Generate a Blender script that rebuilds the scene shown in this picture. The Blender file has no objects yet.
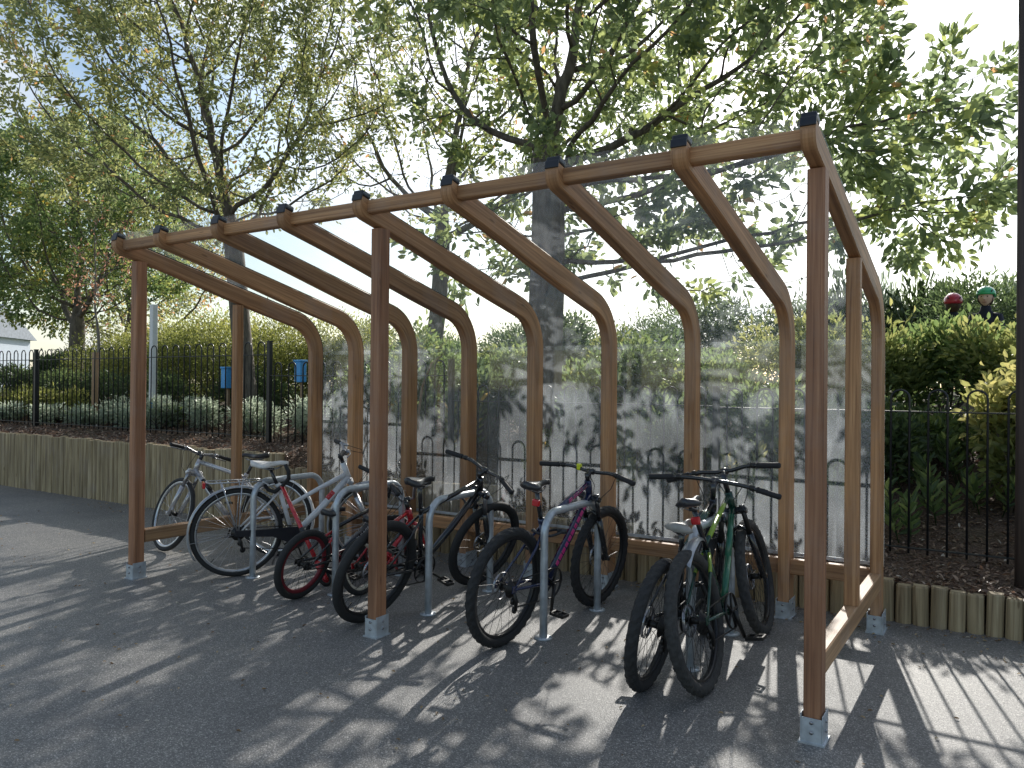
import bpy, math, random
import numpy as np
from mathutils import Vector, Matrix, Euler, kdtree
random.seed(7)
R_ = math.radians
sc = bpy.context.scene
col = sc.collection
PI = math.pi

# ------------------------------------------------------------------ helpers
def V(*a): return Vector(a)

class MB:
    """collects shapes, builds ONE mesh object"""
    def __init__(s):
        s.v = []; s.f = []; s.m = []; s.uv = []; s.sm = []
    def add(s, vs, fs, mi=0, uvs=None, smooth=True):
        o = len(s.v); s.v += [tuple(p) for p in vs]
        for k, f in enumerate(fs):
            s.f.append([i + o for i in f]); s.m.append(mi); s.sm.append(smooth)
            s.uv.append(uvs[k] if uvs else [(0.0, 0.0)] * len(f))
    def box(s, c, size, mi=0, M=None, ch=0.0):
        x, y, z = [q / 2 for q in size]
        if ch <= 0:
            vs = [Vector((sx * x, sy * y, sz * z)) for sx in (-1, 1) for sy in (-1, 1) for sz in (-1, 1)]
            fs = [(0, 1, 3, 2), (4, 6, 7, 5), (0, 4, 5, 1), (2, 3, 7, 6), (0, 2, 6, 4), (1, 5, 7, 3)]
        else:
            import bmesh
            bm = bmesh.new(); bmesh.ops.create_cube(bm, size=1)
            for v in bm.verts: v.co = Vector((v.co.x * 2 * x, v.co.y * 2 * y, v.co.z * 2 * z))
            bmesh.ops.bevel(bm, geom=bm.edges[:], offset=ch, segments=2, affect='EDGES', profile=0.5)
            bm.verts.index_update()
            vs = [v.co.copy() for v in bm.verts]; fs = [tuple(v.index for v in f.verts) for f in bm.faces]
            bm.free()
        if M is not None: vs = [M @ v for v in vs]
        c = Vector(c)
        s.add([v + c for v in vs], fs, mi, smooth=False)
    def tube(s, pts, r, n=8, mi=0, cap=True, closed=False, smooth=True, flat=1.0):
        pts = [Vector(p) for p in pts]; N = len(pts)
        rs = r if isinstance(r, (list, tuple)) else [r] * N
        vs = []; prev = None
        for i, p in enumerate(pts):
            if closed: t = pts[(i + 1) % N] - pts[i - 1]
            else: t = pts[min(i + 1, N - 1)] - pts[max(i - 1, 0)]
            if t.length < 1e-9: t = Vector((0, 0, 1))
            t.normalize()
            if prev is None:
                a = Vector((0, 0, 1)) if abs(t.z) < .9 else Vector((1, 0, 0))
                u = t.cross(a).normalized()
            else:
                u = (prev - t * prev.dot(t))
                if u.length < 1e-6: u = t.orthogonal()
                u.normalize()
            prev = u; w = t.cross(u)
            for k in range(n):
                a = 2 * PI * k / n
                vs.append(p + (u * math.cos(a) + w * math.sin(a) * flat) * rs[i])
        fs = []
        M = N if closed else N - 1
        for i in range(M):
            j = (i + 1) % N
            for k in range(n):
                k2 = (k + 1) % n
                fs.append((i * n + k, i * n + k2, j * n + k2, j * n + k))
        if cap and not closed:
            fs.append(tuple(range(n - 1, -1, -1))); fs.append(tuple((N - 1) * n + k for k in range(n)))
        s.add(vs, fs, mi, smooth=smooth)
    def cyl(s, a, b, r, n=16, mi=0, r2=None):
        s.tube([a, b], [r, r if r2 is None else r2], n, mi)
    def beam(s, outer, inner, axis, w, ch=0.006, mi=0, closed_ends=True):
        """a timber swept between two edge curves; w wide along axis; UV runs along the grain"""
        axis = Vector(axis).normalized(); N = len(outer); loops = []; L = [0.0]
        for i in range(N):
            o, q = Vector(outer[i]), Vector(inner[i]); d = (q - o); h = d.length
            d = d / h if h > 1e-6 else Vector((0, 0, -1)); c = min(ch, h * .3)
            a = axis * w / 2; a2 = axis * (w / 2 - c)
            loops.append([o - a2, o + a2, o + a + d * c, q + a - d * c, q + a2, q - a2, q - a - d * c, o - a + d * c])
            if i: L.append(L[-1] + (Vector(outer[i]) - Vector(outer[i - 1])).length)
        vs = [p for l in loops for p in l]; fs = []; uvs = []
        per = [0, w, w + .01, w + .15, w + .16, 2 * w + .16, 2 * w + .17, 2 * w + .31, 2 * w + .32]
        for i in range(N - 1):
            for k in range(8):
                k2 = (k + 1) % 8
                fs.append((i * 8 + k, i * 8 + k2, (i + 1) * 8 + k2, (i + 1) * 8 + k))
                uvs.append([(L[i], per[k]), (L[i], per[k + 1]), (L[i + 1], per[k + 1]), (L[i + 1], per[k])])
        fs.append(tuple(range(7, -1, -1))); uvs.append([(p * .2, p) for p in range(8)])
        fs.append(tuple((N - 1) * 8 + k for k in range(8))); uvs.append([(p * .2, p) for p in range(8)])
        s.add(vs, fs, mi, uvs, smooth=False)
    def bar(s, a, b, axis, w, h, ch=0.006, mi=0):
        """straight timber from a to b, w along axis, h across"""
        a, b, axis = Vector(a), Vector(b), Vector(axis).normalized()
        n = (b - a).cross(axis).normalized() * h / 2
        s.beam([a + n, b + n], [a - n, b - n], axis, w, ch, mi)
    def build(s, name, mats, parent=None, loc=None, kind=None):
        me = bpy.data.meshes.new(name)
        me.from_pydata(s.v, [], s.f)
        mats = mats if isinstance(mats, (list, tuple)) else [mats]
        for m in mats: me.materials.append(m)
        me.polygons.foreach_set('material_index', s.m)
        me.polygons.foreach_set('use_smooth', s.sm)
        ul = me.uv_layers.new(name='UVMap')
        flat = [c for f in s.uv for p in f for c in p]
        ul.data.foreach_set('uv', flat)
        me.update()
        import bmesh
        bm = bmesh.new(); bm.from_mesh(me); bmesh.ops.recalc_face_normals(bm, faces=bm.faces[:]); bm.to_mesh(me); bm.free()
        o = bpy.data.objects.new(name, me); col.objects.link(o)
        if parent: o.parent = parent
        if loc is not None: o.location = loc
        if kind: o['kind'] = kind
        return o

def tag(o, label=None, cat=None, group=None, kind=None):
    if label: o['label'] = label
    if cat: o['category'] = cat
    if group: o['group'] = group
    if kind: o['kind'] = kind
    return o
def empty(name, loc=(0, 0, 0), rot=(0, 0, 0), parent=None):
    o = bpy.data.objects.new(name, None); col.objects.link(o); o.location = loc; o.rotation_euler = rot
    o.empty_display_size = .1
    if parent: o.parent = parent
    return o
def copy_tree(o, parent=None):
    c = o.copy(); col.objects.link(c); c.parent = parent
    for ch in list(o.children): copy_tree(ch, c)
    return c

# ------------------------------------------------------------------ materials
def nmat(name):
    m = bpy.data.materials.new(name); m.use_nodes = True
    nt = m.node_tree; nt.nodes.clear()
    out = nt.nodes.new('ShaderNodeOutputMaterial')
    return m, nt, out
def N(nt, t, **kw):
    n = nt.nodes.new(t)
    for k, v in kw.items():
        if k.startswith('_'): setattr(n, k[1:], v)
        else: n.inputs[k].default_value = v
    return n
def ramp(nt, stops, src):
    r = nt.nodes.new('ShaderNodeValToRGB'); e = r.color_ramp.elements
    while len(e) < len(stops): e.new(.5)
    for k, (p, c) in enumerate(stops):
        e[k].position = p; e[k].color = (*c, 1) if len(c) == 3 else c
    nt.links.new(src, r.inputs[0]); return r
def paint(name, c, rough=.4, metal=0.0, var=.12, coat=0.0, spec=.5, scale=30, bump=0.0):
    m, nt, out = nmat(name); L = nt.links.new
    b = N(nt, 'ShaderNodeBsdfPrincipled', Roughness=rough, Metallic=metal)
    b.inputs['Specular IOR Level'].default_value = spec
    b.inputs['Coat Weight'].default_value = coat
    tc = N(nt, 'ShaderNodeTexCoord')
    no = N(nt, 'ShaderNodeTexNoise', Scale=scale, Detail=5.0); L(tc.outputs['Object'], no.inputs['Vector'])
    r = ramp(nt, [(.3, tuple(q * (1 - var) for q in c)), (.7, tuple(min(1, q * (1 + var)) for q in c))], no.outputs['Fac'])
    L(r.outputs[0], b.inputs['Base Color'])
    rr = N(nt, 'ShaderNodeMapRange'); L(no.outputs['Fac'], rr.inputs[0])
    rr.inputs[3].default_value = max(0, rough - .12); rr.inputs[4].default_value = min(1, rough + .15)
    L(rr.outputs[0], b.inputs['Roughness'])
    if bump > 0:
        n2 = N(nt, 'ShaderNodeTexNoise', Scale=scale * 8, Detail=3.0); L(tc.outputs['Object'], n2.inputs['Vector'])
        bp = N(nt, 'ShaderNodeBump', Strength=bump, Distance=.004); L(n2.outputs['Fac'], bp.inputs['Height']); L(bp.outputs[0], b.inputs['Normal'])
    L(b.outputs[0], out.inputs[0]); return m
def wood(name, c1, c2, c3, rough=.55, grain=1.0, weather=0.0):
    m, nt, out = nmat(name); L = nt.links.new
    b = N(nt, 'ShaderNodeBsdfPrincipled', Roughness=rough)
    uv = N(nt, 'ShaderNodeUVMap'); oi = N(nt, 'ShaderNodeObjectInfo')
    mp = N(nt, 'ShaderNodeMapping'); mp.inputs['Scale'].default_value = (1.6, 55 * grain, 1)
    cmb = N(nt, 'ShaderNodeCombineXYZ'); mul = N(nt, 'ShaderNodeMath', _operation='MULTIPLY'); mul.inputs[1].default_value = 37.0
    L(oi.outputs['Random'], mul.inputs[0]); L(mul.outputs[0], cmb.inputs[0]); L(mul.outputs[0], cmb.inputs[1])
    L(uv.outputs[0], mp.inputs[0]); L(cmb.outputs[0], mp.inputs['Location'])
    n1 = N(nt, 'ShaderNodeTexNoise', Scale=1.0, Detail=6.0, Roughness=.6, Distortion=.6); L(mp.outputs[0], n1.inputs['Vector'])
    mp2 = N(nt, 'ShaderNodeMapping'); mp2.inputs['Scale'].default_value = (.9, 9, 1); L(uv.outputs[0], mp2.inputs[0]); L(cmb.outputs[0], mp2.inputs['Location'])
    n2 = N(nt, 'ShaderNodeTexNoise', Scale=1.0, Detail=3.0); L(mp2.outputs[0], n2.inputs['Vector'])
    r1 = ramp(nt, [(.28, c1), (.5, c2), (.75, c3)], n1.outputs['Fac'])
    r2 = ramp(nt, [(.3, (.62, .6, .6)), (.7, (1.2, 1.18, 1.15))], n2.outputs['Fac'])
    mx = N(nt, 'ShaderNodeMix', _data_type='RGBA', _blend_type='MULTIPLY'); mx.inputs[0].default_value = 1
    L(r1.outputs[0], mx.inputs[6]); L(r2.outputs[0], mx.inputs[7])
    mp3 = N(nt, 'ShaderNodeMapping'); mp3.inputs['Scale'].default_value = (2.3, 8.5, 1); L(uv.outputs[0], mp3.inputs[0]); L(cmb.outputs[0], mp3.inputs['Location'])
    vo = N(nt, 'ShaderNodeTexVoronoi', Scale=1.0); L(mp3.outputs[0], vo.inputs['Vector'])
    kn = ramp(nt, [(.0, (.34, .28, .24)), (.055, (.55, .5, .46)), (.085, (1, 1, 1))], vo.outputs['Distance'])
    mk = N(nt, 'ShaderNodeMix', _data_type='RGBA', _blend_type='MULTIPLY'); mk.inputs[0].default_value = .85; L(mx.outputs[2], mk.inputs[6]); L(kn.outputs[0], mk.inputs[7])
    tcw = N(nt, 'ShaderNodeTexCoord'); nw = N(nt, 'ShaderNodeTexNoise', Scale=2.7, Detail=6.0, Roughness=.65); L(tcw.outputs['Object'], nw.inputs['Vector'])
    rw = ramp(nt, [(.5, (0, 0, 0)), (.75, (.42, .42, .42))], nw.outputs['Fac'])
    mw_ = N(nt, 'ShaderNodeMix', _data_type='RGBA'); L(rw.outputs[0], mw_.inputs[0]); L(mk.outputs[2], mw_.inputs[6]); mw_.inputs[7].default_value = (.5 * sum(c2) / 3 + .5 * c3[0] * .8, sum(c2) / 3 * 1.1, sum(c2) / 3 * .95, 1)
    hs = N(nt, 'ShaderNodeHueSaturation'); L(mw_.outputs[2], hs.inputs['Color'])
    mr = N(nt, 'ShaderNodeMapRange'); L(oi.outputs['Random'], mr.inputs[0]); mr.inputs[3].default_value = .8; mr.inputs[4].default_value = 1.18
    L(mr.outputs[0], hs.inputs['Value']); L(hs.outputs[0], b.inputs['Base Color'])
    bp = N(nt, 'ShaderNodeBump', Strength=.35, Distance=.002); L(n1.outputs['Fac'], bp.inputs['Height']); L(bp.outputs[0], b.inputs['Normal'])
    L(b.outputs[0], out.inputs[0]); return m
def leafmat(name, dark, mid, light, trans=.45, accent=None):
    m, nt, out = nmat(name); L = nt.links.new
    at = N(nt, 'ShaderNodeAttribute', _attribute_name='rnd')
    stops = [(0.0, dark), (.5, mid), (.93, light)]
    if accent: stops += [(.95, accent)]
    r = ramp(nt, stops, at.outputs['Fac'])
    d = N(nt, 'ShaderNodeBsdfPrincipled', Roughness=.42); d.inputs['Specular IOR Level'].default_value = .45
    L(r.outputs[0], d.inputs['Base Color'])
    t = N(nt, 'ShaderNodeBsdfTranslucent')
    hs = N(nt, 'ShaderNodeHueSaturation', Hue=.485, Saturation=1.05, Value=3.3); L(r.outputs[0], hs.inputs['Color']); L(hs.outputs[0], t.inputs['Color'])
    mx = N(nt, 'ShaderNodeMixShader'); mx.inputs[0].default_value = trans
    L(d.outputs[0], mx.inputs[1]); L(t.outputs[0], mx.inputs[2]); L(mx.outputs[0], out.inputs[0]); return m

M = {}
M['rib'] = wood('stained_glulam', (.25, .120, .052), (.46, .240, .108), (.64, .375, .19))
M['post'] = wood('dark_stained_post', (.20, .086, .045), (.36, .172, .090), (.49, .26, .145))
M['rail'] = wood('pale_rail_wood', (.26, .145, .07), (.42, .25, .13), (.54, .34, .19))
M['stake'] = wood('pressure_treated_stake', (.16, .12, .07), (.36, .285, .17), (.56, .47, .31), rough=.8, grain=.7)
M['galv'] = paint('galvanised_steel', (.50, .54, .58), .45, .45, .2, scale=22)
M['rack'] = paint('galvanised_tube', (.50, .54, .58), .38, .5, .2, scale=18)
M['black'] = paint('black_cap', (.018, .02, .026), .35)
M['gasket'] = paint('rubber_gasket', (.012, .012, .013), .6)
M['fence'] = paint('black_fence_paint', (.012, .013, .016), .35, scale=60)
M['tyre'] = paint('tyre_rubber', (.022, .022, .023), .75, var=.3, scale=50, bump=.2)
M['tyregrey'] = paint('dusty_tyre_rubber', (.045, .044, .043), .85, var=.35, scale=40, bump=.3)
M['rimblack'] = paint('black_rim', (.02, .02, .022), .3, .3)
M['rimsilver'] = paint('silver_rim', (.55, .56, .58), .3, .85)
M['rimred'] = paint('red_rim', (.20, .02, .03), .35, .2)
M['rimcream'] = paint('cream_rim', (.62, .58, .48), .4)
M['spoke'] = paint('steel_spoke', (.5, .5, .52), .3, .9)
M['spokeblack'] = paint('black_spoke', (.03, .03, .03), .3, .6)
M['steel'] = paint('bike_steel', (.35, .35, .37), .3, .9)
M['darksteel'] = paint('dark_drivetrain', (.045, .043, .042), .38, .7)
M['frameblack'] = paint('black_frame', (.014, .014, .017), .22, coat=.6)
M['framesilver'] = paint('silver_frame', (.50, .50, .52), .28, .6, coat=.5, var=.06)
M['framewhite'] = paint('white_frame', (.68, .68, .70), .25, coat=.6, var=.05)
M['framered'] = paint('red_frame', (.50, .02, .03), .25, coat=.6)
M['framenavy'] = paint('navy_frame', (.018, .026, .075), .22, coat=.6)
M['pink'] = paint('pink_graphic', (.62, .04, .22), .3, coat=.5)
M['framegreen'] = paint('dark_green_frame', (.008, .05, .032), .22, coat=.6)
M['green'] = paint('green_graphic', (.01, .13, .07), .3, coat=.5)
M['lime'] = paint('lime_graphic', (.26, .40, .03), .3, coat=.5)
M['grip'] = paint('rubber_grip', (.02, .02, .022), .7)
M['gripred'] = paint('red_grip', (.42, .02, .06), .6)
M['saddle'] = paint('black_saddle', (.02, .02, .024), .33, spec=.7)
M['saddlepale'] = paint('worn_grey_saddle', (.30, .29, .27), .4, spec=.7)
M['saddlewhite'] = paint('white_saddle_cover', (.66, .64, .62), .45, var=.2, scale=14)
M['reflector'] = paint('red_reflector', (.62, .015, .02), .15, coat=1)
M['yellow'] = paint('yellow_plastic', (.75, .8, .03), .4)
M['gold'] = paint('amber_reflector', (.55, .27, .03), .3)
M['mud'] = paint('silver_mudguard', (.38, .40, .43), .3, .45, coat=.4, var=.05)
M['white'] = paint('white_paint', (.78, .78, .77), .45, var=.06)
M['letter'] = paint('white_lettering', (.75, .75, .75), .4)
M['blue'] = paint('blue_plastic', (.10, .40, .80), .45)
M['skin'] = paint('skin', (.72, .48, .38), .5, var=.05)
M['hred'] = paint('red_helmet', (.50, .02, .05), .3, coat=.5)
M['hgreen'] = paint('green_helmet', (.03, .42, .17), .3, coat=.5)
M['jacket'] = paint('dark_jacket', (.012, .014, .03), .8)
M['hair'] = paint('brown_hair', (.06, .035, .02), .6)
M['eye'] = paint('dark_eye', (.01, .01, .01), .2)
M['lips'] = paint('lips', (.4, .13, .12), .5)
M['trousers'] = paint('grey_trousers', (.05, .055, .07), .8)
M['polewood'] = wood('dark_pole_wood', (.03, .022, .02), (.055, .04, .035), (.09, .065, .05), rough=.7)
M['stakewood'] = wood('pale_tree_stake', (.25, .15, .08), (.40, .26, .15), (.5, .35, .22), rough=.7)

def bark(name, c1, c2):
    m, nt, out = nmat(name); L = nt.links.new
    b = N(nt, 'ShaderNodeBsdfPrincipled', Roughness=.9)
    tc = N(nt, 'ShaderNodeTexCoord'); mp = N(nt, 'ShaderNodeMapping'); mp.inputs['Scale'].default_value = (9, 9, 2.2); L(tc.outputs['Object'], mp.inputs[0])
    n = N(nt, 'ShaderNodeTexNoise', Scale=2.0, Detail=8.0, Roughness=.7); L(mp.outputs[0], n.inputs['Vector'])
    r = ramp(nt, [(.3, c1), (.68, c2)], n.outputs['Fac']); L(r.outputs[0], b.inputs['Base Color'])
    bp = N(nt, 'ShaderNodeBump', Strength=.8, Distance=.02); L(n.outputs['Fac'], bp.inputs['Height']); L(bp.outputs[0], b.inputs['Normal'])
    L(b.outputs[0], out.inputs[0]); return m
M['bark'] = bark('grey_brown_bark', (.045, .036, .028), (.22, .185, .145))
M['barkpale'] = bark('pale_bark', (.10, .085, .07), (.30, .27, .23))

def asphalt():
    m, nt, out = nmat('tarmac'); L = nt.links.new
    b = N(nt, 'ShaderNodeBsdfPrincipled', Roughness=.52); b.inputs['Specular IOR Level'].default_value = .9
    tc = N(nt, 'ShaderNodeTexCoord')
    v = N(nt, 'ShaderNodeTexVoronoi', Scale=210.0); L(tc.outputs['Object'], v.inputs['Vector'])
    f = N(nt, 'ShaderNodeTexNoise', Scale=420.0, Detail=2.0); L(tc.outputs['Object'], f.inputs['Vector'])
    g = N(nt, 'ShaderNodeTexNoise', Scale=1.1, Detail=6.0, Roughness=.65); L(tc.outputs['Object'], g.inputs['Vector'])
    sep = N(nt, 'ShaderNodeSeparateColor'); L(v.outputs['Color'], sep.inputs[0])
    r = ramp(nt, [(0.0, (.07, .070, .072)), (.5, (.135, .132, .129)), (.86, (.235, .228, .216)), (1.0, (.5, .48, .45))], sep.outputs[0])
    r2 = ramp(nt, [(.28, (.66, .66, .69)), (.45, (.95, .95, .96)), (.72, (1.28, 1.25, 1.2))], g.outputs['Fac'])
    mx = N(nt, 'ShaderNodeMix', _data_type='RGBA', _blend_type='MULTIPLY'); mx.inputs[0].default_value = 1
    L(r.outputs[0], mx.inputs[6]); L(r2.outputs[0], mx.inputs[7]); L(mx.outputs[2], b.inputs['Base Color'])
    ad = N(nt, 'ShaderNodeMath', _operation='ADD'); L(v.outputs['Distance'], ad.inputs[0]); L(f.outputs['Fac'], ad.inputs[1])
    bp = N(nt, 'ShaderNodeBump', Strength=.55, Distance=.004); L(ad.outputs[0], bp.inputs['Height']); L(bp.outputs[0], b.inputs['Normal'])
    L(b.outputs[0], out.inputs[0]); return m
M['asphalt'] = asphalt()
def soil():
    m, nt, out = nmat('mulched_soil'); L = nt.links.new
    b = N(nt, 'ShaderNodeBsdfPrincipled', Roughness=.95)
    tc = N(nt, 'ShaderNodeTexCoord')
    v = N(nt, 'ShaderNodeTexVoronoi', Scale=38.0); L(tc.outputs['Object'], v.inputs['Vector'])
    n = N(nt, 'ShaderNodeTexNoise', Scale=60.0, Detail=6.0); L(tc.outputs['Object'], n.inputs['Vector'])
    g = N(nt, 'ShaderNodeTexNoise', Scale=.8, Detail=5.0); L(tc.outputs['Object'], g.inputs['Vector'])
    r = ramp(nt, [(.25, (.04, .025, .018)), (.5, (.11, .07, .047)), (.8, (.25, .17, .115))], n.outputs['Fac'])
    gr = ramp(nt, [(.5, (0, 0, 0)), (.62, (1, 1, 1))], g.outputs['Fac'])
    sx = N(nt, 'ShaderNodeSeparateXYZ'); L(tc.outputs['Object'], sx.inputs[0])
    far = N(nt, 'ShaderNodeMapRange'); L(sx.outputs[1], far.inputs[0]); far.inputs[1].default_value = 5; far.inputs[2].default_value = 9
    mm = N(nt, 'ShaderNodeMath', _operation='MAXIMUM'); m2 = N(nt, 'ShaderNodeMath', _operation='MULTIPLY'); L(gr.outputs[0], m2.inputs[0]); m2.inputs[1].default_value = .25
    L(m2.outputs[0], mm.inputs[0]); L(far.outputs[0], mm.inputs[1])
    mx = N(nt, 'ShaderNodeMix', _data_type='RGBA'); L(mm.outputs[0], mx.inputs[0]); L(r.outputs[0], mx.inputs[6]); mx.inputs[7].default_value = (.05, .075, .02, 1)
    L(mx.outputs[2], b.inputs['Base Color'])
    bp = N(nt, 'ShaderNodeBump', Strength=1, Distance=.03); L(v.outputs['Distance'], bp.inputs['Height']); L(bp.outputs[0], b.inputs['Normal'])
    L(b.outputs[0], out.inputs[0]); return m
M['soil'] = soil()
def panelmat(name, h0, h1, h2):
    m, nt, out = nmat(name); L = nt.links.new
    tr = N(nt, 'ShaderNodeBsdfTransparent'); tr.inputs[0].default_value = (.975, .98, .985, 1)
    tl = N(nt, 'ShaderNodeBsdfTranslucent'); tl.inputs[0].default_value = (.84, .91, .99, 1)
    df = N(nt, 'ShaderNodeBsdfDiffuse'); df.inputs[0].default_value = (.6, .62, .65, 1)
    gl = N(nt, 'ShaderNodeBsdfGlossy', Roughness=.04); gl.inputs[0].default_value = (1, 1, 1, 1)
    tc = N(nt, 'ShaderNodeTexCoord')
    n = N(nt, 'ShaderNodeTexNoise', Scale=1.3, Detail=5.0, Roughness=.5, Distortion=1.0); L(tc.outputs['Object'], n.inputs['Vector'])
    mp = N(nt, 'ShaderNodeMapping'); mp.inputs['Scale'].default_value = (26, 30, 3.2); L(tc.outputs['Object'], mp.inputs[0])
    n2 = N(nt, 'ShaderNodeTexNoise', Scale=1.0, Detail=3.0); L(mp.outputs[0], n2.inputs['Vector'])
    a = N(nt, 'ShaderNodeMapRange'); L(n.outputs['Fac'], a.inputs[0]); a.inputs[1].default_value = .35; a.inputs[2].default_value = .7; a.inputs[3].default_value = h0; a.inputs[4].default_value = h1
    c = N(nt, 'ShaderNodeMapRange'); L(n2.outputs['Fac'], c.inputs[0]); c.inputs[1].default_value = .60; c.inputs[2].default_value = .74; c.inputs[3].default_value = 0; c.inputs[4].default_value = h2
    ad0 = N(nt, 'ShaderNodeMath', _operation='ADD'); L(a.outputs[0], ad0.inputs[0]); L(c.outputs[0], ad0.inputs[1])
    sz = N(nt, 'ShaderNodeSeparateXYZ'); L(tc.outputs['Object'], sz.inputs[0])
    zf = N(nt, 'ShaderNodeMapRange', _interpolation_type='SMOOTHSTEP'); L(sz.outputs[2], zf.inputs[0]); zf.inputs[1].default_value = 1.15; zf.inputs[2].default_value = 2.25; zf.inputs[3].default_value = 1.0; zf.inputs[4].default_value = .48
    ad = N(nt, 'ShaderNodeMath', _operation='MULTIPLY'); L(ad0.outputs[0], ad.inputs[0]); L(zf.outputs[0], ad.inputs[1])
    td = N(nt, 'ShaderNodeMixShader'); td.inputs[0].default_value = .12; L(tl.outputs[0], td.inputs[1]); L(df.outputs[0], td.inputs[2])
    m1 = N(nt, 'ShaderNodeMixShader'); L(ad.outputs[0], m1.inputs[0]); L(tr.outputs[0], m1.inputs[1]); L(td.outputs[0], m1.inputs[2])
    l0 = N(nt, 'ShaderNodeLayerWeight', Blend=.5); p5 = N(nt, 'ShaderNodeMath', _operation='POWER'); L(l0.outputs['Facing'], p5.inputs[0]); p5.inputs[1].default_value = 5.0
    lw = N(nt, 'ShaderNodeMapRange'); L(p5.outputs[0], lw.inputs[0]); lw.inputs[3].default_value = .05; lw.inputs[4].default_value = .35
    m2 = N(nt, 'ShaderNodeMixShader'); L(lw.outputs[0], m2.inputs[0]); L(m1.outputs[0], m2.inputs[1]); L(gl.outputs[0], m2.inputs[2])
    L(m2.outputs[0], out.inputs[0]); return m
M['panel'] = panelmat('dusty_clear_polycarbonate', .10, .29, .07)
M['roofpanel'] = M['panel']
M['glass'] = paint('window_glass', (.10, .14, .18), .08, .3)
M['housewall'] = paint('pale_render', (.62, .68, .76), .8, var=.05, scale=3)
M['roof'] = paint('slate_roof', (.34, .37, .42), .7, var=.2, scale=6)
M['brick'] = paint('grey_blue_cladding', (.06, .08, .12), .7, var=.15, scale=4)

# leaf palettes
M['lf_main'] = leafmat('leaf_whitebeam', (.075, .10, .06), (.125, .165, .08), (.24, .27, .10), .54, (.30, .20, .09))
M['lf_left'] = leafmat('leaf_autumn_green', (.075, .095, .05), (.135, .16, .07), (.24, .24, .09), .48, (.30, .19, .08))
M['lf_dense'] = leafmat('leaf_dense_green', (.05, .08, .035), (.10, .145, .055), (.22, .23, .07), .48, (.22, .17, .03))
M['lf_gold'] = leafmat('leaf_golden_hedge', (.05, .07, .022), (.13, .15, .045), (.27, .27, .085), .42)
M['lf_dark'] = leafmat('leaf_dark_hedge', (.03, .05, .025), (.06, .09, .04), (.12, .16, .06), .4)
M['lf_yel'] = leafmat('leaf_yellow_green', (.065, .09, .035), (.13, .16, .06), (.27, .265, .10), .42, (.32, .24, .07))
M['lf_pale'] = leafmat('leaf_pale_yellow', (.08, .11, .04), (.17, .19, .07), (.36, .33, .13), .42, (.5, .3, .08))
M['lf_fresh'] = leafmat('leaf_fresh_green', (.045, .075, .03), (.09, .135, .05), (.19, .235, .09), .42)
M['lf_grey'] = leafmat('leaf_silver_grey', (.12, .15, .11), (.24, .28, .21), (.45, .49, .40), .35)
M['lf_rust'] = leafmat('leaf_rust', (.12, .07, .045), (.22, .13, .08), (.33, .21, .12), .35)
M['litter'] = leafmat('leaf_litter', (.12, .07, .03), (.26, .18, .09), (.42, .34, .20), .15, (.5, .47, .4))
M['chips'] = leafmat('bark_chip', (.07, .043, .03), (.18, .115, .077), (.34, .24, .17), .12, (.5, .45, .38))

# ------------------------------------------------------------------ ground
def wallh(x):
    return .775 if x < -5.78 else (.64 if x < -3.05 else (.43 if x < -1.75 else .255))
def smooth(a, b, t):
    t = max(0, min(1, (t - a) / (b - a))); return t * t * (3 - 2 * t)
def bedbase(x):                 # soil level right behind the wall, without steps
    return .24 + .50 * smooth(-1.2, -6.2, x) if False else .235 + (.74 - .235) * smooth(1.2, 6.2, -x)
def terrain(x, y):
    b = min(bedbase(x), wallh(x) - .02)
    b2 = bedbase(x)
    b = b + (b2 - b) * smooth(2.1, 2.7, y)
    h = b + .10 * smooth(2.1, 2.9, y)
    top = 1.50 - .25 * smooth(4, 9, -x)
    h += (top - h) * smooth(2.7, 7.2, y)
    h += .04 * math.sin(x * 1.7 + y) * math.cos(y * 1.3 - x * .4) * smooth(2.6, 4, y)
    if y > 20: h += .0
    return h
g = MB()
g.add([(-400, -400, 0), (400, -400, 0), (400, 400, 0), (-400, 400, 0)], [(0, 1, 2, 3)])
o = g.build('tarmac', M['asphalt'], kind='structure')
xs = [-400, -150, -80, -50, -35] + [-28 + .5 * k for k in range(int(28 / .5) + 1)]
xs = sorted(set(xs + [-5.78, -5.77, -3.05, -3.04, -1.75, -1.74] + [.25 * k for k in range(1, 20)] + [6 + k for k in range(0, 12)] + [25, 40, 80, 150, 400]))
ys = [2.135, 2.2, 2.3, 2.45, 2.6, 2.8, 3.0] + [3.3 + .3 * k for k in range(20)] + [10 + k for k in range(10)] + [22, 26, 32, 45, 70, 120, 250, 400]
g = MB(); vs = []
for y in ys:
    for x in xs: vs.append((x, y, terrain(x, y)))
nx = len(xs); fs = [(j * nx + i, j * nx + i + 1, (j + 1) * nx + i + 1, (j + 1) * nx + i) for j in range(len(ys) - 1) for i in range(nx - 1)]
g.add(vs, fs); g.build('planted_bank', M['soil'], kind='structure')

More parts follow.
